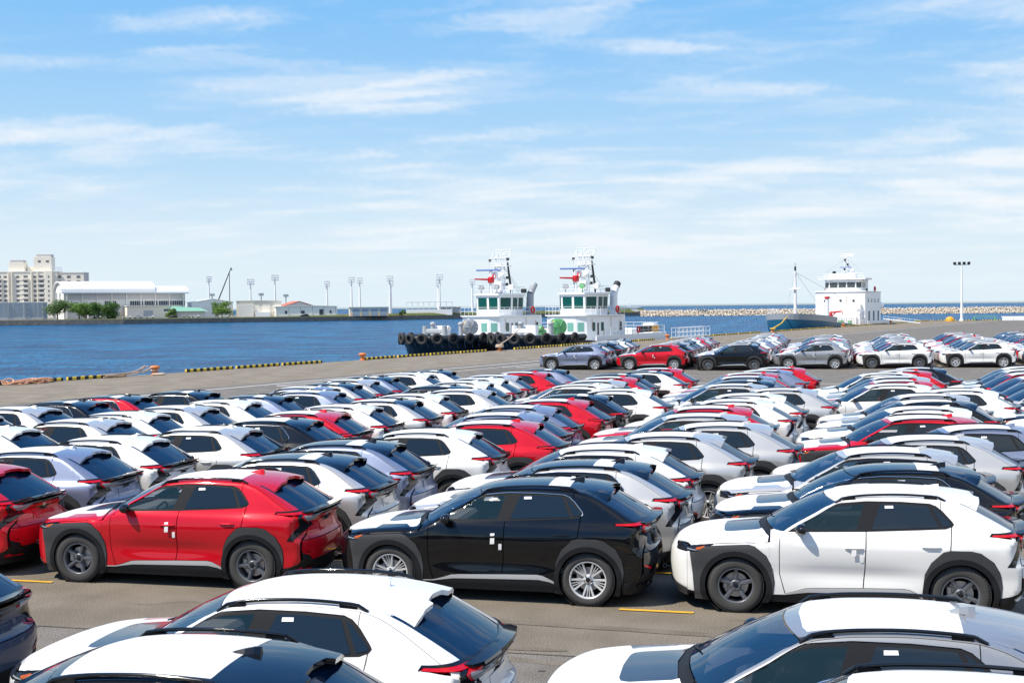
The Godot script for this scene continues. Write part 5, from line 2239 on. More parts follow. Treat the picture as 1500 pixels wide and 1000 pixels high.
	for q in [[-14.9, 8.75, -1.1, "winch green" if inner else "grey steel"], [-15.1, 8.7, 1.2, "grey steel"], [-16.7, 8.75, -2.1, "white steel"]]:
		g = Geo.new()
		g.tube(Vector3(q[0], 8.2, q[2]), Vector3(q[0], q[1], q[2]), 0.08)
		g.tube(Vector3(q[0] - 0.25, q[1] + 0.25, q[2]), Vector3(q[0] + 0.25, q[1] + 0.25, q[2]), 0.30, 0.32, 12)
		part("searchlight", g.mesh(), mats[q[3]], t)
	g = Geo.new()
	g.soft(Vector3(-19.40, 8.55, -2.2), Vector3(1.2, 0.5, 0.12), 0.02)
	part("name_board", g.mesh(), mats["dark steel"], t)
	g = Geo.new()
	for q in [[-21.5, 5.6, -2.9], [-21.5, 5.6, 2.9], [-28.0, 3.4, 0.0]]:
		g.tube(Vector3(-17.70, 12.00, 0.0), Vector3(q[0], q[1], q[2]), 0.02, 0.02, 4, false)
	part("stay_wire", g.mesh(), mats["grey steel"], t)


func build_tanker() -> void:
	var t := thing("small_tanker", "small blue hulled tanker with a white deckhouse moored past the tugs", "ship", Vector3(-2.0, WATER_Y, -211.0), ship_turn())
	var g := Geo.new()
	hull(g, 5.3, 9.0, 62.0, -1.0, [4.1, 2.3], 0.42, 2.0)
	part("hull", g.mesh(), mats["hull blue"], t)
	g = Geo.new()
	var last := []
	for i in 13:
		var x := -13.0 + 13.0 * (1.0 - pow(1.0 - i / 12.0, 2.0))
		var b := beam_at(x, 5.35, 9.0, 62.0)
		var y := lerpf(3.2, 4.05, clampf(1.0 + x / 14.0, 0.0, 1.0))
		var row := [Vector3(x + 0.05, y, b), Vector3(x + 0.2, y + 1.0, b + 0.1)]
		if i:
			for s in [1.0, -1.0]:
				var m := Vector3(1, 1, s)
				g.flat([last[0] * m, row[0] * m, row[1] * m, last[1] * m], Vector3(0.3, 0, s))
		last = row
	part("forecastle_bulwark", g.mesh(), mats["grey steel"], t)
	g = Geo.new()
	deck(g, 5.2, 9.0, 62.0, 3.9, 2.25)
	part("deck", g.mesh(), mats["rust"], t)
	g = Geo.new()
	for s in [1.0, -1.0]:
		g.ball(Vector3(-3.6, 2.4, 2.75 * s), Vector3(0.7, 0.95, 0.6), 12)
	part("anchor_pocket", g.mesh(), mats["hull blue"], t)
	for s in [1.0, -1.0]:
		g = Geo.new()
		g.soft(Vector3(-2.75, 1.7, 2.75 * s), Vector3(0.5, 1.0, 0.7), 0.15)
		part("anchor", g.mesh(), mats["rust"], t)
	g = Geo.new()
	var rail := []
	for i in 10:
		var x := -11.0 + 11.0 * (1.0 - pow(1.0 - i / 9.0, 2.0)) - 0.2
		rail.append(Vector3(x, 4.9, beam_at(x, 5.0, 9.0, 62.0)))
	railing(g, rail, 0.9)
	for i in 10:
		rail[i].z = -rail[i].z
	railing(g, rail, 0.9)
	railing(g, [Vector3(-12.0, 3.0, -5.1), Vector3(-33.0, 2.5, -5.1)], 1.1, 3)
	railing(g, [Vector3(-12.0, 3.0, 5.1), Vector3(-33.0, 2.5, 5.1)], 1.1, 3)
	railing(g, [Vector3(-34.2, 11.0, -4.6), Vector3(-34.2, 11.0, 4.6)], 0.9)
	railing(g, [Vector3(-36.2, 11.6, -4.0), Vector3(-36.2, 11.6, 4.0), Vector3(-42, 11.6, 4.0)], 0.9)
	part("railing", g.mesh(), mats["white steel"], t)
	# foremast
	g = Geo.new()
	g.tube(Vector3(-6.0, 3.9, 0), Vector3(-6.0, 12.4, 0), 0.32, 0.2, 10)
	g.tube(Vector3(-6.0, 9.3, -0.9), Vector3(-6.0, 9.3, 0.9), 0.08)
	g.box(Vector3(-5.8, 9.2, 0), Vector3(0.8, 0.1, 1.4))
	part("foremast", g.mesh(), mats["white steel"], t)
	g = Geo.new()
	g.soft(Vector3(-6.0, 12.7, 0), Vector3(0.3, 0.9, 0.3), 0.05)
	g.tube(Vector3(-6.0, 13.0, 0), Vector3(-6.0, 13.8, 0), 0.04)
	part("mast_lamp", g.mesh(), mats["dark steel"], t)
	g = Geo.new()
	for q in [[-1.0, 5.6, 0.0], [-32.0, 6.2, -3.5], [-32.0, 6.2, 3.5]]:
		g.tube(Vector3(-6.0, 12.2, 0), Vector3(q[0], q[1], q[2]), 0.03, 0.03, 4, false)
	for q in [[-36.2, 12.4, -4.0], [-36.2, 12.4, 4.0], [-47.0, 9.4, 0.0]]:
		g.tube(Vector3(-38.6, 15.6, 0), Vector3(q[0], q[1], q[2]), 0.03, 0.03, 4, false)
	part("stay_wire", g.mesh(), mats["grey steel"], t)
	# cargo deck: vent posts, pipes, the red hose crane
	var vp := Geo.new()
	vp.tube(Vector3(-26.0, 2.5, 0.2), Vector3(-26.0, 7.6, 0.2), 0.42, 0.36, 12)
	var post := part("vent_post", vp.mesh(), mats["white steel"], t)
	g = Geo.new()
	g.tube(Vector3(-26.0, 7.6, 0.2), Vector3(-26.0, 8.0, 0.2), 0.5, 0.5, 12)
	part("vent_cap", g.mesh(), mats["fire red"], post)
	g = Geo.new()
	g.tube(Vector3(-29.0, 2.5, 0.4), Vector3(-29.0, 5.1, 0.4), 0.38, 0.30, 10)
	g.tube(Vector3(-29.0, 5.0, 0.4), Vector3(-28.6, 5.2, -1.9), 0.22, 0.15, 10)
	g.tube(Vector3(-29.0, 4.0, 0.4), Vector3(-28.8, 5.0, -0.6), 0.10, 0.10, 8)
	g.tube(Vector3(-28.6, 5.2, -1.9), Vector3(-28.6, 4.6, -2.0), 0.07, 0.07, 8)
	part("hose_crane", g.mesh(), mats["fire red"], t)
	g = Geo.new()
	for i in 5:
		g.tube(Vector3(-13.0, 3.2, -2.4 + i * 1.2), Vector3(-33.0, 2.9, -2.4 + i * 1.2), 0.16, 0.16, 8)
	for i in 6:
		g.box(Vector3(-14.0 - i * 3.4, 3.3, 0), Vector3(0.3, 1.2, 7.0))
		g.tube(Vector3(-15.0 - i * 3.4, 2.5, -3.6), Vector3(-15.0 - i * 3.4, 4.2, -3.6), 0.14)
		g.tube(Vector3(-15.0 - i * 3.4, 2.5, 3.4), Vector3(-15.0 - i * 3.4, 4.4, 3.4), 0.14)
	part("deck_piping", g.mesh(), mats["white steel"], t)
	g = Geo.new()
	g.soft(Vector3(-18.0, 3.2, -4.6), Vector3(1.4, 1.0, 0.7), 0.1)
	g.soft(Vector3(-24.0, 3.1, -4.6), Vector3(1.0, 0.9, 0.6), 0.1)
	part("deck_locker", g.mesh(), mats["winch green"], t)
	# deckhouse, bridge
	g = Geo.new()
	house(g, P([-34.0, -4.8, -34.0, 4.8, -46.0, 4.8, -46.0, -4.8]), 2.2, 8.85)
	var dh := part("deck_house", g.mesh(), mats["white steel"], t)
	g = Geo.new()
	g.soft(Vector3(-34.3, 8.95, 0), Vector3(0.9, 0.2, 9.9), 0.05)
	g.soft(Vector3(-40.0, 8.95, 0), Vector3(12.4, 0.16, 9.9), 0.05)
	part("house_eave", g.mesh(), mats["white steel"], dh)
	g = Geo.new()
	g.soft(Vector3(-33.2, 3.6, 0), Vector3(1.8, 2.8, 8.6), 0.08)
	railing(g, [Vector3(-32.5, 5.0, -4.2), Vector3(-32.5, 5.0, 4.2)], 0.9, 3)
	g.soft(Vector3(-33.6, 6.1, -3.6), Vector3(0.9, 0.9, 1.2), 0.08)
	for z in [-4.4, -1.5, 1.5, 4.4]:
		g.tube(Vector3(-34.1, 2.4, z), Vector3(-34.1, 8.8, z), 0.07, 0.07, 6)
	part("fore_step", g.mesh(), mats["white steel"], dh)
	g = Geo.new()
	for q in [[-3.4, 6.3, 1.3], [-1.2, 8.1, 1.8], [2.2, 5.4, 1.1], [3.9, 7.4, 1.6]]:
		g = Geo.new()
		g.box(Vector3(-33.985, q[1] - q[2] / 2.0, q[0]), Vector3(0.02, q[2], 0.10))
		part("rust_streak", g.mesh(), mats["rust streak"], dh)
	for q in [[-2.9, 7.2], [0.1, 7.25], [2.6, 7.2], [-1.0, 4.5], [1.8, 4.6]]:
		g = Geo.new()
		g.tube(Vector3(-33.9, q[1], -q[0]), Vector3(-33.96, q[1], -q[0]), 0.24, 0.24, 12)
		part("porthole", g.mesh(), mats["dark glass"], dh)
	for q in [[-36.5, 7.2], [-39.0, 7.2], [-41.5, 7.2], [-44.0, 7.2]]:
		g = Geo.new()
		g.soft(Vector3(q[0], q[1], -4.82), Vector3(0.6, 0.75, 0.05), 0.01)
		part("side_window", g.mesh(), mats["dark glass"], dh)
	for q in [[-37.0, 4.2], [-40.5, 4.2], [-44.0, 4.2]]:
		g = Geo.new()
		g.soft(Vector3(q[0], q[1], -4.82), Vector3(1.0, 2.0, 0.05), 0.01)
		part("side_door", g.mesh(), mats["dark glass"], dh)
	g = Geo.new()
	house(g, P([-35.6, -2.6, -35.6, 2.6, -36.4, 3.6, -41.0, 3.6, -41.0, -3.6, -36.4, -3.6]), 8.9, 11.3)
	var br := part("bridge", g.mesh(), mats["white steel"], t)
	var bo := P([-35.6, -2.6, -35.6, 2.6, -36.4, 3.6, -41.0, 3.6, -41.0, -3.6, -36.4, -3.6])
	for q in [[0, 1, 0.03, 0.32], [0, 1, 0.36, 0.64], [0, 1, 0.68, 0.97], [1, 2, 0.1, 0.9], [5, 0, 0.1, 0.9], [2, 3, 0.05, 0.3], [4, 5, 0.7, 0.95], [4, 5, 0.4, 0.65]]:
		part("bridge_window", pane(bo[q[0]], bo[q[1]], q[2], q[3], 9.75, 10.75, Vector2(-38.5, 0), 0.03).mesh(), mats["dark glass"], br)
	g = Geo.new()
	house(g, P([-35.0, -4.6, -35.0, 4.6, -36.8, 5.0, -38.5, 5.0, -41.2, 4.0, -41.2, -4.0, -38.5, -5.0, -36.8, -5.0]), 11.3, 11.55)
	part("bridge_roof", g.mesh(), mats["white steel"], br)
	g = Geo.new()
	g.soft(Vector3(-36.0, 12.0, 0), Vector3(1.4, 0.9, 5.2), 0.08)
	g.tube(Vector3(-38.6, 11.5, 0.6), Vector3(-38.6, 16.0, 0.1), 0.16, 0.1, 8)
	g.tube(Vector3(-38.6, 11.5, -0.6), Vector3(-38.6, 16.0, -0.1), 0.16, 0.1, 8)
	for i in 4:
		g.tube(Vector3(-38.6, 12.4 + i, -0.5 + 0.1 * i), Vector3(-38.6, 12.9 + i, 0.5 - 0.1 * i), 0.05)
	g.tube(Vector3(-38.6, 15.9, -1.3), Vector3(-38.6, 15.9, 1.3), 0.07)
	g.tube(Vector3(-38.6, 16.2, -1.5), Vector3(-38.6, 16.3, 0.9), 0.10)
	g.ball(Vector3(-37.8, 13.0, -1.4), Vector3(0.4, 0.42, 0.4), 10)
	part("signal_mast", g.mesh(), mats["white steel"], t)
	g = Geo.new()
	for q in [[13.4, 0.3], [14.3, -0.3], [15.2, 0.2]]:
		g.soft(Vector3(-38.3, q[0], q[1]), Vector3(0.35, 0.4, 0.35), 0.05)
	g.soft(Vector3(-36.4, 12.75, 1.8), Vector3(0.6, 0.5, 0.6), 0.08)
	part("mast_lamp", g.mesh(), mats["dark steel"], t)
	g = Geo.new()
	g.soft(Vector3(-38.0, 13.75, 0.0), Vector3(0.2, 0.16, 2.2), 0.04, Basis(Vector3.UP, 0.3))
	part("radar_bar", g.mesh(), mats["radar blue"], t)
	g = Geo.new()
	g.soft(Vector3(-35.4, 9.25, -4.75), Vector3(1.2, 0.55, 0.14), 0.02)
	part("name_board", g.mesh(), mats["dark steel"], t)
	for z in [-4.85, 4.85]:
		g = Geo.new()
		g.ring(Vector3(-41.2, 9.5, z), Vector3.BACK, 0.40, 0.13, 16, 6)
		part("life_ring", g.mesh(), mats["fire red"], t)
	g = Geo.new()
	g.ball(Vector3(-47.5, 6.2, -4.2), Vector3(1.8, 0.8, 0.8), 14)
	part("lifeboat", g.mesh(), mats["white steel"], t)
	g = Geo.new()
	for i in 13:
		var x := -33.6 - i * 2.2
		g.box(Vector3(x - 1.1, 2.75, -5.28), Vector3(2.1, 1.1, 0.1))
		g.box(Vector3(x - 1.1, 2.75, 5.28), Vector3(2.1, 1.1, 0.1))
	part("bulwark", g.mesh(), mats["white steel"], t)
	# gangplank and the yellow rope
	var gp := Geo.new()
	gp.box(Vector3(0, 0, 0), Vector3(7.5, 0.14, 0.7))
	railing(gp, [Vector3(-3.7, 0.05, 0.3), Vector3(3.7, 0.05, 0.3)], 0.5, 1)
	var o := MeshInstance3D.new()
	o.name = "gangplank"
	o.mesh = gp.mesh()
	o.material_override = mats["white steel"]
	add_child(o)
	o.transform = Transform3D(Basis(Vector3.UP, -0.35) * Basis(Vector3.BACK, -0.12), Vector3(edge_x(-258.0) + 2.2, 0.55, -258.0))
	tag(o, "white gangplank from the tanker's stern down to the quay", "gangplank")
	g = Geo.new()
	var a := Vector3(edge_x(-185.5) + 0.75, 0.5, -185.5)
	var b := Vector3(-1.5, 2.1, -213.5)
	g.path([b, a.lerp(b, 0.55) - Vector3(0, 0.35, 0), a], 0.11)
	g.ring(a, Vector3.UP, 0.33, 0.11, 14, 6)
	var ro := MeshInstance3D.new()
	ro.name = numbered("mooring_rope")
	ro.mesh = g.mesh()
	ro.material_override = mats["rope yellow"]
	add_child(ro)
	tag(ro, "yellow mooring rope from the tanker's bow to its bollard", "rope")


# ---------------------------------------------------------------- the shore across the water

func block(called: String, label: String, category: String, at: Vector2, turn: float) -> Node3D:
	return thing(called, label, category, Vector3(at.x, -0.1, at.y), turn)


func opening(t: Node3D, called: String, x: float, y: float, w: float, h: float, z: float, m: String) -> MeshInstance3D:
	var g := Geo.new()
	g.box(Vector3(x, y, z + 0.03), Vector3(w, h, 0.10))
	return part(called, g.mesh(), mats[m], t)


func solid(t: Node3D, called: String, c: Vector3, s: Vector3, m: String, r := 0.05) -> MeshInstance3D:
	var g := Geo.new()
	g.soft(c, s, r)
	return part(called, g.mesh(), mats[m], t)


func build_far_shore() -> void:
	# the land: a quay wall that draws away to the right and a flat behind it
	var front := V([-760, -455, -470, -470, -373, -515, -345, -527, -322, -538, -262, -595, -215, -640, -102, -795, -96, -812])
	var g := Geo.new()
	for i in front.size() - 1:
		var a: Vector2 = front[i]
		var b: Vector2 = front[i + 1]
		g.flat([Vector3(a.x, -0.1, a.y), Vector3(b.x, -0.1, b.y), Vector3(b.x, -6, b.y), Vector3(a.x, -6, a.y)], Vector3(0.6, 0, 0.8))
		g.flat([Vector3(a.x + 0.5, -0.55, a.y + 0.7), Vector3(b.x + 0.5, -0.55, b.y + 0.7), Vector3(b.x + 0.5, -6, b.y + 0.7), Vector3(a.x + 0.5, -6, a.y + 0.7)], Vector3(0.6, 0, 0.8))
		g.flat([Vector3(a.x + 0.5, -0.55, a.y + 0.7), Vector3(b.x + 0.5, -0.55, b.y + 0.7), Vector3(b.x, -0.55, b.y), Vector3(a.x, -0.55, a.y)], Vector3.UP)
	struct("far_quay_wall", g.mesh(), mats["concrete"])
	var flat := []
	for p in front:
		flat.append_array([p.x, p.y])
	flat.append_array([-140, -900, -800, -900, -1300, -700, -1300, -455])
	sheet("far_ground", flat, -0.1, "concrete")
	# a grassed bank behind the wall, higher to the right
	var bank := Geo.new()
	var hs := [0.0, 0.0, 0.0, 0.2, 0.3, 0.4, 1.2, 2.2, 2.6, 2.2]
	for i in range(2, front.size() - 1):
		var n := Vector2(-0.62, -0.78)
		var a: Vector2 = front[i] + n * 3.0
		var b: Vector2 = front[i + 1] + n * 3.0
		var ya: float = hs[i]
		var yb: float = hs[i + 1]
		bank.flat([Vector3(a.x, -0.15, a.y), Vector3(b.x, -0.15, b.y), Vector3(b.x + n.x * 5, yb - 0.1, b.y + n.y * 5), Vector3(a.x + n.x * 5, ya - 0.1, a.y + n.y * 5)], Vector3(0.3, 0.8, 0.4))
		bank.flat([Vector3(a.x + n.x * 5, ya - 0.1, a.y + n.y * 5), Vector3(b.x + n.x * 5, yb - 0.1, b.y + n.y * 5), Vector3(b.x + n.x * 14, yb - 0.15, b.y + n.y * 14), Vector3(a.x + n.x * 14, ya - 0.15, a.y + n.y * 14)], Vector3.UP)
	struct("grass_bank", bank.mesh(), mats["grass ground"])
	apartments()
	sheet_wall()
	hall()
	sheds()
	towers()
	trees()
	far_cars()
	sea_far()


func apartments() -> void:
	var t := block("apartment_building", "cream apartment block with two roof towers at the left edge of the photo", "apartment block", Vector2(-478, -686), 0.32)
	solid(t, "wall", Vector3(-6, 14.7, -7), Vector3(48, 29.4, 13), "cream wall")
	solid(t, "end_wing", Vector3(25, 14.4, -9), Vector3(18, 28.8, 12), "cream wall")
	solid(t, "end_wall_shade", Vector3(34.06, 14.4, -9), Vector3(0.12, 28.8, 12.2), "grey wall", 0.01)  # thin grey sheet, painted shade on this end of the cream block
	solid(t, "stair_tower", Vector3(13.0, 15.0, -1.5), Vector3(4.6, 30.4, 4.6), "cream wall")
	solid(t, "roof_edge", Vector3(-6, 29.7, -7), Vector3(48.6, 0.7, 13.6), "pale wall")
	solid(t, "roof_edge", Vector3(25, 29.05, -9), Vector3(18.6, 0.6, 12.6), "pale wall")
	var a := solid(t, "roof_tower", Vector3(-8.0, 32.5, -7), Vector3(9.8, 6.2, 7), "cream wall")
	solid(a, "louvre_cap", Vector3(-8.0, 36.4, -7), Vector3(8.4, 1.8, 6), "grey wall")
	var b := solid(t, "roof_tower", Vector3(8.4, 34.3, -7), Vector3(11.2, 9.6, 8), "cream wall")
	solid(b, "louvre_cap", Vector3(8.9, 39.9, -7), Vector3(9.2, 1.9, 6.4), "grey wall")
	for x in [6.4, 11.4]:
		opening(b, "tower_window", x, 36.3, 1.8, 1.3, -3.0, "flat window")
	solid(t, "roof_hut", Vector3(-0.5, 31.3, -8), Vector3(3.0, 3.4, 3), "cream wall")
	var rl := Geo.new()
	railing(rl, [Vector3(14, 29.8, -1), Vector3(20, 29.8, -4)], 3.0, 4, 0.10)
	rl.tube(Vector3(10, 40.8, -7), Vector3(10, 47.0, -7), 0.12, 0.06)
	part("roof_railing", rl.mesh(), mats["white steel"], t)
	for x in [-27.5, -20.5, -12.0, -10.0, 2.2, 5.9, 10.4]:
		solid(t, "wall_fin", Vector3(x, 14.6, -0.2), Vector3(0.7, 29.2, 1.6), "cream wall")
	for k in 9:
		var y := 26.4 - 3.02 * k
		for x in [-25.0, -14.2, -6.5, 4.2]:
			opening(t, "window", x, y, 1.8, 1.3, -0.5, "flat window")
		for x in [-1.6, 8.2, -18.0]:
			opening(t, "balcony_door", x, y + 0.1, 2.6, 1.5, -0.5, "flat window")
			solid(t, "balcony", Vector3(x, y - 1.35, 0.2), Vector3(3.6, 1.05, 1.3), "pale wall", 0.04)
		opening(t, "stair_window", 13.0, y, 0.8, 1.4, 0.8, "flat window")
		for x in [18.6, 24.6, 30.6]:
			opening(t, "window", x, y - 0.1, 2.3, 1.6, -3.0, "flat window")
		solid(t, "floor_band", Vector3(-6, y - 1.9, -0.42), Vector3(47.6, 0.28, 0.3), "pale wall", 0.02)


func sheet_wall() -> void:
	var t := block("storage_tank_wall", "blue grey ribbed sheet wall at the left edge, in front of the apartments", "wall", Vector2(-392, -538), 0.60)
	solid(t, "base", Vector3(0, 0.5, 0), Vector3(46, 1.0, 0.8), "grey wall")
	for i in 20:
		solid(t, "sheet", Vector3(-21.8 + i * 2.3, 4.9, 0), Vector3(2.22, 8.0, 0.5 + 0.06 * (i % 2)), "blue grey sheet", 0.04)
	for i in 6:
		solid(t, "post", Vector3(-21 + i * 8.4, 4.9, 0.4), Vector3(0.35, 8.4, 0.35), "grey steel", 0.03)


func vault(x0: float, x1: float, depth: float, y0: float, y1: float, over: float) -> Geo:
	var g := Geo.new()
	var n := 14
	var last := []
	for i in n + 1:
		var a := PI * i / n
		var z := -depth / 2.0 + (depth / 2.0 + over) * cos(a)
		var y := y0 + (y1 - y0) * pow(sin(a), 0.8)
		var row := [Vector3(x0, y, z), Vector3(x1, y, z), Vector3(x1, y - 0.6, z), Vector3(x0, y - 0.6, z)]
		if i:
			g.flat([last[0], last[1], row[1], row[0]], Vector3(0, 1, cos(a)))
			g.flat([last[2], last[3], row[3], row[2]], Vector3(0, -1, -cos(a)))
			g.flat([last[0], row[0], row[3], last[3]], Vector3.LEFT)
			g.flat([last[1], row[1], row[2], last[2]], Vector3.RIGHT)
		last = row
	return g


func hall() -> void:
	var t := block("sports_hall", "large hall with a long white curved roof and grey front", "hall", Vector2(-344.5, -578), 0.70)
	t.scale = Vector3(0.86, 1, 1)
	solid(t, "wall", Vector3(0, 6.9, -17), Vector3(72, 13.8, 33), "pale wall")
	part("curved_roof", vault(-37.5, 17.5, 34, 13.9, 20.0, 1.6).mesh(), mats["white roof"], t)
	part("lower_curved_roof", vault(17.6, 38.0, 34, 13.7, 17.4, 1.6).mesh(), mats["white roof"], t)
	var gb := Geo.new()
	var pts := []
	for i in 15:
		var a := PI * i / 14.0
		pts.append(Vector3(-36.1, 13.6 + 5.6 * pow(sin(a), 0.8), -17 + 16.5 * cos(a)))
	gb.flat(pts, Vector3.LEFT)
	part("gable", gb.mesh(), mats["pale wall"], t)
	for z in [-10.0, -24.0]:
		var ar := Geo.new()
		for i in 12:
			var a := PI * i / 12.0
			var b := PI * (i + 1) / 12.0
			ar.tube(Vector3(-36.3, 8.0 + 6.5 * sin(a), z + 5.5 * cos(a)), Vector3(-36.3, 8.0 + 6.5 * sin(b), z + 5.5 * cos(b)), 0.45, 0.45, 6, false)
		part("gable_arch", ar.mesh(), mats["white steel"], t)
	solid(t, "grey_band", Vector3(0, 11.9, -0.35), Vector3(71.6, 3.2, 0.4), "grey wall")
	for i in 9:
		solid(t, "pilaster", Vector3(-34 + i * 8.6, 6.8, -0.1), Vector3(0.7, 13.2, 0.7), "pale wall")
	for q in [[-9.0, 7.0], [6.5, 8.0], [15.2, 8.0], [23.8, 8.0], [32.0, 8.0]]:
		for k in 6:
			opening(t, "window", q[0] - q[1] * 0.42 + k * q[1] / 6.0 * 1.0, 8.1, q[1] / 6.0 - 0.25, 2.3, -0.45, "window dark")
	var a2 := solid(t, "annexe", Vector3(14.5, 3.2, 4.0), Vector3(31, 6.4, 9), "cream wall")
	solid(a2, "annexe_roof", Vector3(14.5, 6.6, 4.2), Vector3(32, 0.4, 10), "pale wall")
	opening(a2, "roller_door", 11.5, 2.2, 5.6, 4.0, 8.5, "shutter")
	for k in 4:
		opening(a2, "annexe_window", 21.5 + k * 1.6, 4.3, 1.4, 1.2, 8.5, "window dark")
	solid(t, "entrance", Vector3(-14, 3.0, 3.0), Vector3(18, 5.4, 5), "grey wall")
	var gr := block("green_roofed_shelter", "low shelter with a pale green roof at the right end of the hall", "shelter", Vector2(-311, -583), 0.60)
	solid(gr, "wall", Vector3(0, 1.8, -4), Vector3(17, 3.6, 6), "pale wall")
	var rf := Geo.new()
	rf.hexa([Vector3(-9, 3.6, 1), Vector3(10, 3.6, 1), Vector3(10, 3.6, -8), Vector3(-9, 3.6, -8), Vector3(-8, 6.2, -3), Vector3(6, 5.4, -3), Vector3(6, 5.4, -4), Vector3(-8, 6.2, -4)])
	part("roof", rf.mesh(), mats["green roof"], gr)


func shed(called: String, label: String, at: Vector2, turn: float, w: float, h: float, d: float, ridge: float, wall: String, roof: String) -> Node3D:
	var t := block(called, label, "shed", at, turn)
	solid(t, "wall", Vector3(0, h / 2.0, -d / 2.0), Vector3(w, h, d), wall)
	var g := Geo.new()
	var e := 0.5
	for s in [-1.0, 1.0]:
		g.hexa([Vector3(s * (w / 2 + e), h, e), Vector3(0, h + ridge, e), Vector3(0, h + ridge, -d - e), Vector3(s * (w / 2 + e), h, -d - e), Vector3(s * (w / 2 + e), h + 0.3, e), Vector3(0, h + ridge + 0.3, e), Vector3(0, h + ridge + 0.3, -d - e), Vector3(s * (w / 2 + e), h + 0.3, -d - e)])
	part("roof", g.mesh(), mats[roof], t)
	if ridge > 0.3:
		var gb := Geo.new()
		gb.flat([Vector3(-w / 2, h, 0.02), Vector3(w / 2, h, 0.02), Vector3(0, h + ridge, 0.02)], Vector3.BACK)
		part("gable", gb.mesh(), mats[wall], t)
	return t


func sheds() -> void:
	var a := shed("white_shed", "white shed with a shallow gable, left of the round green tree", Vector2(-309, -606), 0.62, 22, 8.2, 18, 1.8, "white roof", "white roof")
	opening(a, "door", 2.2, 1.8, 1.8, 3.4, 0.0, "shutter")
	opening(a, "window", -6.0, 2.6, 1.2, 1.4, 0.0, "window dark")
	var b := shed("beige_building", "beige flat roofed building with three panels, right of the round green tree", Vector2(-284, -611), 0.42, 24, 8.7, 16, 0.1, "beige wall", "pale wall")
	for x in [-2.0, 3.8, 9.4]:
		opening(b, "wall_panel", x, 5.0, 4.4, 4.6, 0.0, "cream wall")
	solid(b, "lean_to", Vector3(2.0, 1.4, 2.0), Vector3(8, 2.8, 4), "white roof")
	solid(b, "side_store", Vector3(-7.0, 3.4, 0.6), Vector3(8, 6.8, 1.6), "pale wall")
	var c := shed("long_white_shed", "long low white shed with dark openings and a red roof behind it", Vector2(-259, -617), 0.50, 33, 5.4, 14, 0.5, "white roof", "white roof")
	for q in [[-11, 1.2], [-2, 2.0], [8, 2.2], [13, 1.0]]:
		opening(c, "opening", q[0], 2.5, q[1], 1.6 if q[1] < 2.1 else 3.0, 0.0, "window dark")
	for i in 6:
		solid(c, "wall_post", Vector3(-15.8 + i * 6.3, 2.7, 0.05), Vector3(0.3, 5.4, 0.2), "grey wall", 0.02)
	shed("red_roofed_store", "store with a red gabled roof behind the long white shed", Vector2(-273, -640), 0.62, 17, 5.6, 20, 2.8, "pale wall", "red roof")
	var d := shed("beige_garage", "beige garage with four grey roller doors", Vector2(-226, -625), 0.42, 21, 4.7, 9, 0.1, "beige wall", "pale wall")
	for i in 4:
		opening(d, "roller_door", -7.0 + i * 4.9, 2.1, 3.7, 3.5, 0.0, "blue grey sheet")
	for i in 5:
		solid(d, "yellow_post", Vector3(-9.4 + i * 4.9, 1.0, 0.4), Vector3(0.3, 2.0, 0.3), "line yellow", 0.02)
	var e := block("spectator_stand", "white spectator stand with thin posts left of the tugs", "stand", Vector2(-205, -668), 0.35)
	solid(e, "terrace", Vector3(0, 1.6, -4), Vector3(26, 3.2, 7), "white roof")
	solid(e, "roof", Vector3(0, 7.6, -4), Vector3(27, 0.4, 8), "white steel")
	for i in 9:
		solid(e, "post", Vector3(-13 + i * 3.25, 3.8, -0.6), Vector3(0.22, 7.6, 0.22), "white steel", 0.02)
	var f := shed("small_grey_store", "small grey store left of the left tug", Vector2(-196, -680), 0.35, 12, 4.4, 7, 0.1, "grey wall", "pale wall")
	opening(f, "window", -2.0, 2.8, 3.0, 1.3, 0.0, "window dark")
	var h := shed("square_beige_tower", "small square beige building between the two tugs", Vector2(-176, -772), 0.2, 4.4, 8.0, 5, 0.1, "beige wall", "grey wall")
	opening(h, "window", -0.6, 5.2, 1.0, 0.9, 0.0, "window dark")
	var k := shed("low_white_store", "low white store at the far end of the shore, right of the tugs", Vector2(-111, -800), 0.15, 17, 3.0, 5, 0.1, "white roof", "white roof")
	solid(k, "fence", Vector3(0, 1.0, 1.4), Vector3(20, 1.2, 0.15), "grey wall", 0.02)
	var n := block("harbour_fence", "long pale fence along the far quay behind the tugs", "fence", Vector2(-152, -742), 0.95)
	for i in 24:
		solid(n, "post", Vector3(-46 + i * 4.0, 0.8, 0), Vector3(0.14, 1.6, 0.14), "white steel", 0.01)
	for y in [0.6, 1.1, 1.6]:
		solid(n, "bar", Vector3(0, y, 0), Vector3(92.4, 0.10, 0.08), "white steel", 0.01)
	# a mobile crane and a slim pole behind the white shed
	var cr := block("mobile_crane", "dark crane jib raised behind the white shed", "crane", Vector2(-326, -642), 0.5)
	solid(cr, "carrier", Vector3(0, 2.2, 0), Vector3(11, 2.2, 3), "blue grey sheet")
	solid(cr, "cab", Vector3(-2, 4.4, 0), Vector3(3.5, 2.6, 2.6), "radar blue")
	var g := Geo.new()
	g.tube(Vector3(0, 4.5, 0), Vector3(9.6, 28.4, 0), 0.42, 0.28, 6)
	part("jib", g.mesh(), mats["dark steel"], cr)
	g = Geo.new()
	g.tube(Vector3(9.6, 28.4, 0), Vector3(10.0, 26.8, 0), 0.2, 0.3, 6)
	part("hook", g.mesh(), mats["dark steel"], cr)
	var pl := block("pole", "slim dark pole right of the crane jib", "pole", Vector2(-318, -645), 0.0)
	g = Geo.new()
	g.tube(Vector3.ZERO, Vector3(0, 25, 0), 0.28, 0.2, 8)
	part("shaft", g.mesh(), mats["dark steel"], pl)


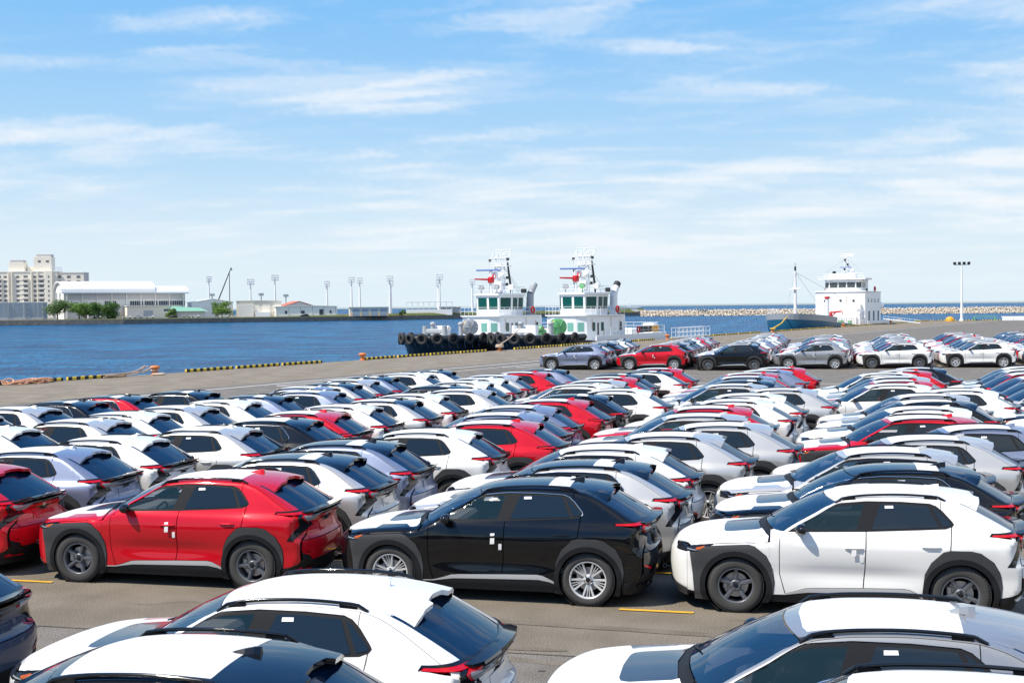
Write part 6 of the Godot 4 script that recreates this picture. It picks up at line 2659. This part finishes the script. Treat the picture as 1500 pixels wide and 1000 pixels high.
func towers() -> void:
	var spots := [[-348.2, -678.5, 24.4, 3.2, "left of the crane jib"], [-323.5, -684.2, 22.5, 4.6, "above the beige flat roofed building's left end"], [-309.0, -687.6, 24.9, 4.6, "above the red roofed store"], [-278.2, -694.8, 20.9, 3.4, "right of the long white shed"], [-263.7, -698.3, 23.2, 4.0, "left one of the close pair above the garage"], [-258.8, -699.4, 22.7, 3.4, "right one of the close pair above the garage"], [-241.0, -703.6, 23.8, 4.0, "at the garage's right end, the taller of two"], [-243.2, -712.0, 20.9, 3.0, "at the garage's right end, the shorter of two"], [-211.5, -710.5, 24.4, 4.2, "by the spectator stand, the taller of two"], [-214.0, -716.0, 21.0, 3.0, "by the spectator stand, the shorter of two"], [-192.1, -715.0, 21.3, 3.6, "nearest the left tug"]]
	for s in spots:
		var t := thing("floodlight_tower", "white floodlight tower " + s[4], "floodlight tower", Vector3(s[0], -0.1, s[1]), atan2(-s[0], -s[1]) + 0.2, "floodlight towers of the sports ground")
		var g := Geo.new()
		g.tube(Vector3.ZERO, Vector3(0, s[2] - 2.0, 0), 0.75, 0.42, 10)
		part("mast", g.mesh(), mats["white steel"], t)
		g = Geo.new()
		for y in [0.0, 1.5, 3.0]:
			g.box(Vector3(0, s[2] - 3.2 + y, 0.3), Vector3(s[3], 0.18, 0.2))
		for x in [-0.45, 0.45]:
			g.box(Vector3(x * s[3], s[2] - 1.7, 0.3), Vector3(0.14, 3.4, 0.16))
		part("head_frame", g.mesh(), mats["grey steel"], t)
		for y in 3:
			for x in 4:
				g = Geo.new()
				g.soft(Vector3((x - 1.5) * s[3] * 0.26, s[2] - 2.85 + y * 1.4, 0.55), Vector3(s[3] * 0.19, 0.85, 0.5), 0.08)
				part("lamp", g.mesh(), mats["white steel" if (x + y) % 2 else "white roof"], t)
	for q in [[-352.0, -690.0, 13.5, "just left of the crane's foot"], [-322.0, -696.0, 13.5, "beside the second tower"], [-303.0, -690.0, 12.5, "between the beige building and the third tower"]]:
		var t := thing("light_pole", "short grey light pole " + q[3], "light pole", Vector3(q[0], -0.1, q[1]), 0.5)
		var g := Geo.new()
		g.tube(Vector3.ZERO, Vector3(0, q[2], 0), 0.4, 0.3, 8)
		part("mast", g.mesh(), mats["grey steel"], t)
		g = Geo.new()
		g.soft(Vector3(0, q[2], 0), Vector3(3.2, 1.6, 0.9), 0.1)
		part("lamp_box", g.mesh(), mats["shutter"], t)


func tree(label: String, at: Vector2, h: float, w: float, leaf: String, seed_: int, lumps: int) -> void:
	var t := thing("tree", label, "tree", Vector3(at.x, -0.1, at.y))
	var r := RandomNumberGenerator.new()
	r.seed = seed_
	var g := Geo.new()
	g.tube(Vector3.ZERO, Vector3(0.1, h * 0.45, 0), 0.38, 0.24, 8)
	var centres := []
	for i in lumps:
		var a := r.randf() * TAU
		var q := sqrt(r.randf())
		var c := Vector3(cos(a) * q * w * 0.36, h * lerpf(0.24, 0.80, r.randf()), sin(a) * q * w * 0.34)
		centres.append(c)
		g.tube(Vector3(0.1, h * 0.32, 0), c, 0.14, 0.05, 5, false)
	part("trunk", g.mesh(), mats["bark"], t)
	g = Geo.new()
	for i in lumps:
		var c: Vector3 = centres[i]
		var s := Vector3(w * r.randf_range(0.18, 0.28), h * r.randf_range(0.15, 0.24), w * r.randf_range(0.17, 0.27))
		for k in 190:
			var d := Vector3(r.randfn(), r.randfn(), r.randfn()).normalized()
			var p := c + d * s * pow(r.randf(), 0.4)
			var n := (d + Vector3(r.randfn(), r.randfn(), r.randfn()) * 0.55).normalized()
			var u := n.cross(Vector3.UP).normalized()
			var v := n.cross(u)
			var e := r.randf_range(0.22, 0.42)
			g.flat([p - u * e, p + v * e * 0.7, p + u * e, p - v * e * 0.7], n)
	part("crown", g.mesh(), mats[leaf], t)


func trees() -> void:
	tree("loose pine-like tree between the sheet wall and the hall", Vector2(-364, -546), 10.8, 14.0, "pine leaf", 3, 16)
	tree("bright green bushy tree before the hall, left of three", Vector2(-353, -548), 9.4, 11.5, "pale leaf", 4, 16)
	tree("dark green rounded tree before the hall, middle of three", Vector2(-345, -549), 9.2, 10.5, "leaf", 5, 17)
	tree("dark green rounded tree before the hall, right of three", Vector2(-338.5, -551), 9.2, 11.0, "leaf", 6, 17)
	tree("round green tree between the white shed and the beige building", Vector2(-299, -597), 9.6, 12.0, "pale leaf", 7, 16)
	tree("small green shrub in front of the green roofed shelter", Vector2(-318, -577), 5.4, 6.0, "pale leaf", 8, 7)
	tree("small green bush right of the garage", Vector2(-212, -640), 3.2, 4.5, "leaf", 9, 5)


func far_cars() -> void:
	var list := [[-347, -555, "w"], [-341, -558, "k"], [-334, -561, "w"], [-329, -563, "s"], [-324, -566, "w"], [-313, -570, "k"], [-307, -573, "s"], [-303, -575, "w"], [-290, -582, "w"], [-256, -607, "k"]]
	var where := ["in front of the entrance of the hall", "second from the left before the hall", "third from the left before the hall", "left of the roller door of the hall's annexe", "at the annexe's roller door", "under the annexe's small windows", "beside the small green shrub", "at the green roofed shelter", "right of the green roofed shelter", "in front of the long white shed"]
	for i in list.size():
		var q: Array = list[i]
		var c := park(q[2], q[0], q[1], COLOUR[q[2]] + " car across the water, " + where[i], "cars parked across the water", true, 0)
		c.position.y = -0.1
		c.rotation.y = 0.65
	plain_car.free()


func sea_far() -> void:
	# ships far out, and a beacon frame on the breakwater
	for q in [[1690.0, -4700.0, 95.0, "white ship on the horizon right of the lamp mast"], [1120.0, -4900.0, 60.0, "tiny pale ship on the horizon right of the tanker"], [-640.0, -4900.0, 60.0, "tiny ship on the horizon behind the tanker's foremast"]]:
		var t := thing("distant_ship", q[3], "ship", Vector3(q[0], WATER_Y, q[1]), 0.2)
		var l: float = q[2]
		var g := Geo.new()
		g.hexa([Vector3(-l / 2, 0, -6), Vector3(l * 0.44, 0, -4), Vector3(l * 0.44, 0, 4), Vector3(-l / 2, 0, 6), Vector3(-l / 2, 8, -7), Vector3(l / 2, 9, -4), Vector3(l / 2, 9, 4), Vector3(-l / 2, 8, 7)])
		part("hull", g.mesh(), mats["white steel"], t)
		g = Geo.new()
		g.soft(Vector3(-l * 0.34, 13, 0), Vector3(l * 0.16, 12, 11), 0.5)
		g.tube(Vector3(-l * 0.34, 19, 0), Vector3(-l * 0.34, 27, 0), 0.8, 0.5)
		part("deck_house", g.mesh(), mats["white steel"], t)
	var b := thing("beacon_frame", "small square beacon frame standing on the breakwater", "beacon", Vector3(-58, 0.6, -759))
	var g := Geo.new()
	for x in [-2.2, 2.2]:
		for z in [-1.0, 1.0]:
			g.tube(Vector3(x, 0, z), Vector3(x, 3.0, z), 0.16, 0.16, 6)
	part("leg", g.mesh(), mats["grey steel"], b)
	g = Geo.new()
	g.soft(Vector3(0, 3.1, 0), Vector3(5.2, 0.3, 2.6), 0.05)
	part("platform", g.mesh(), mats["grey steel"], b)
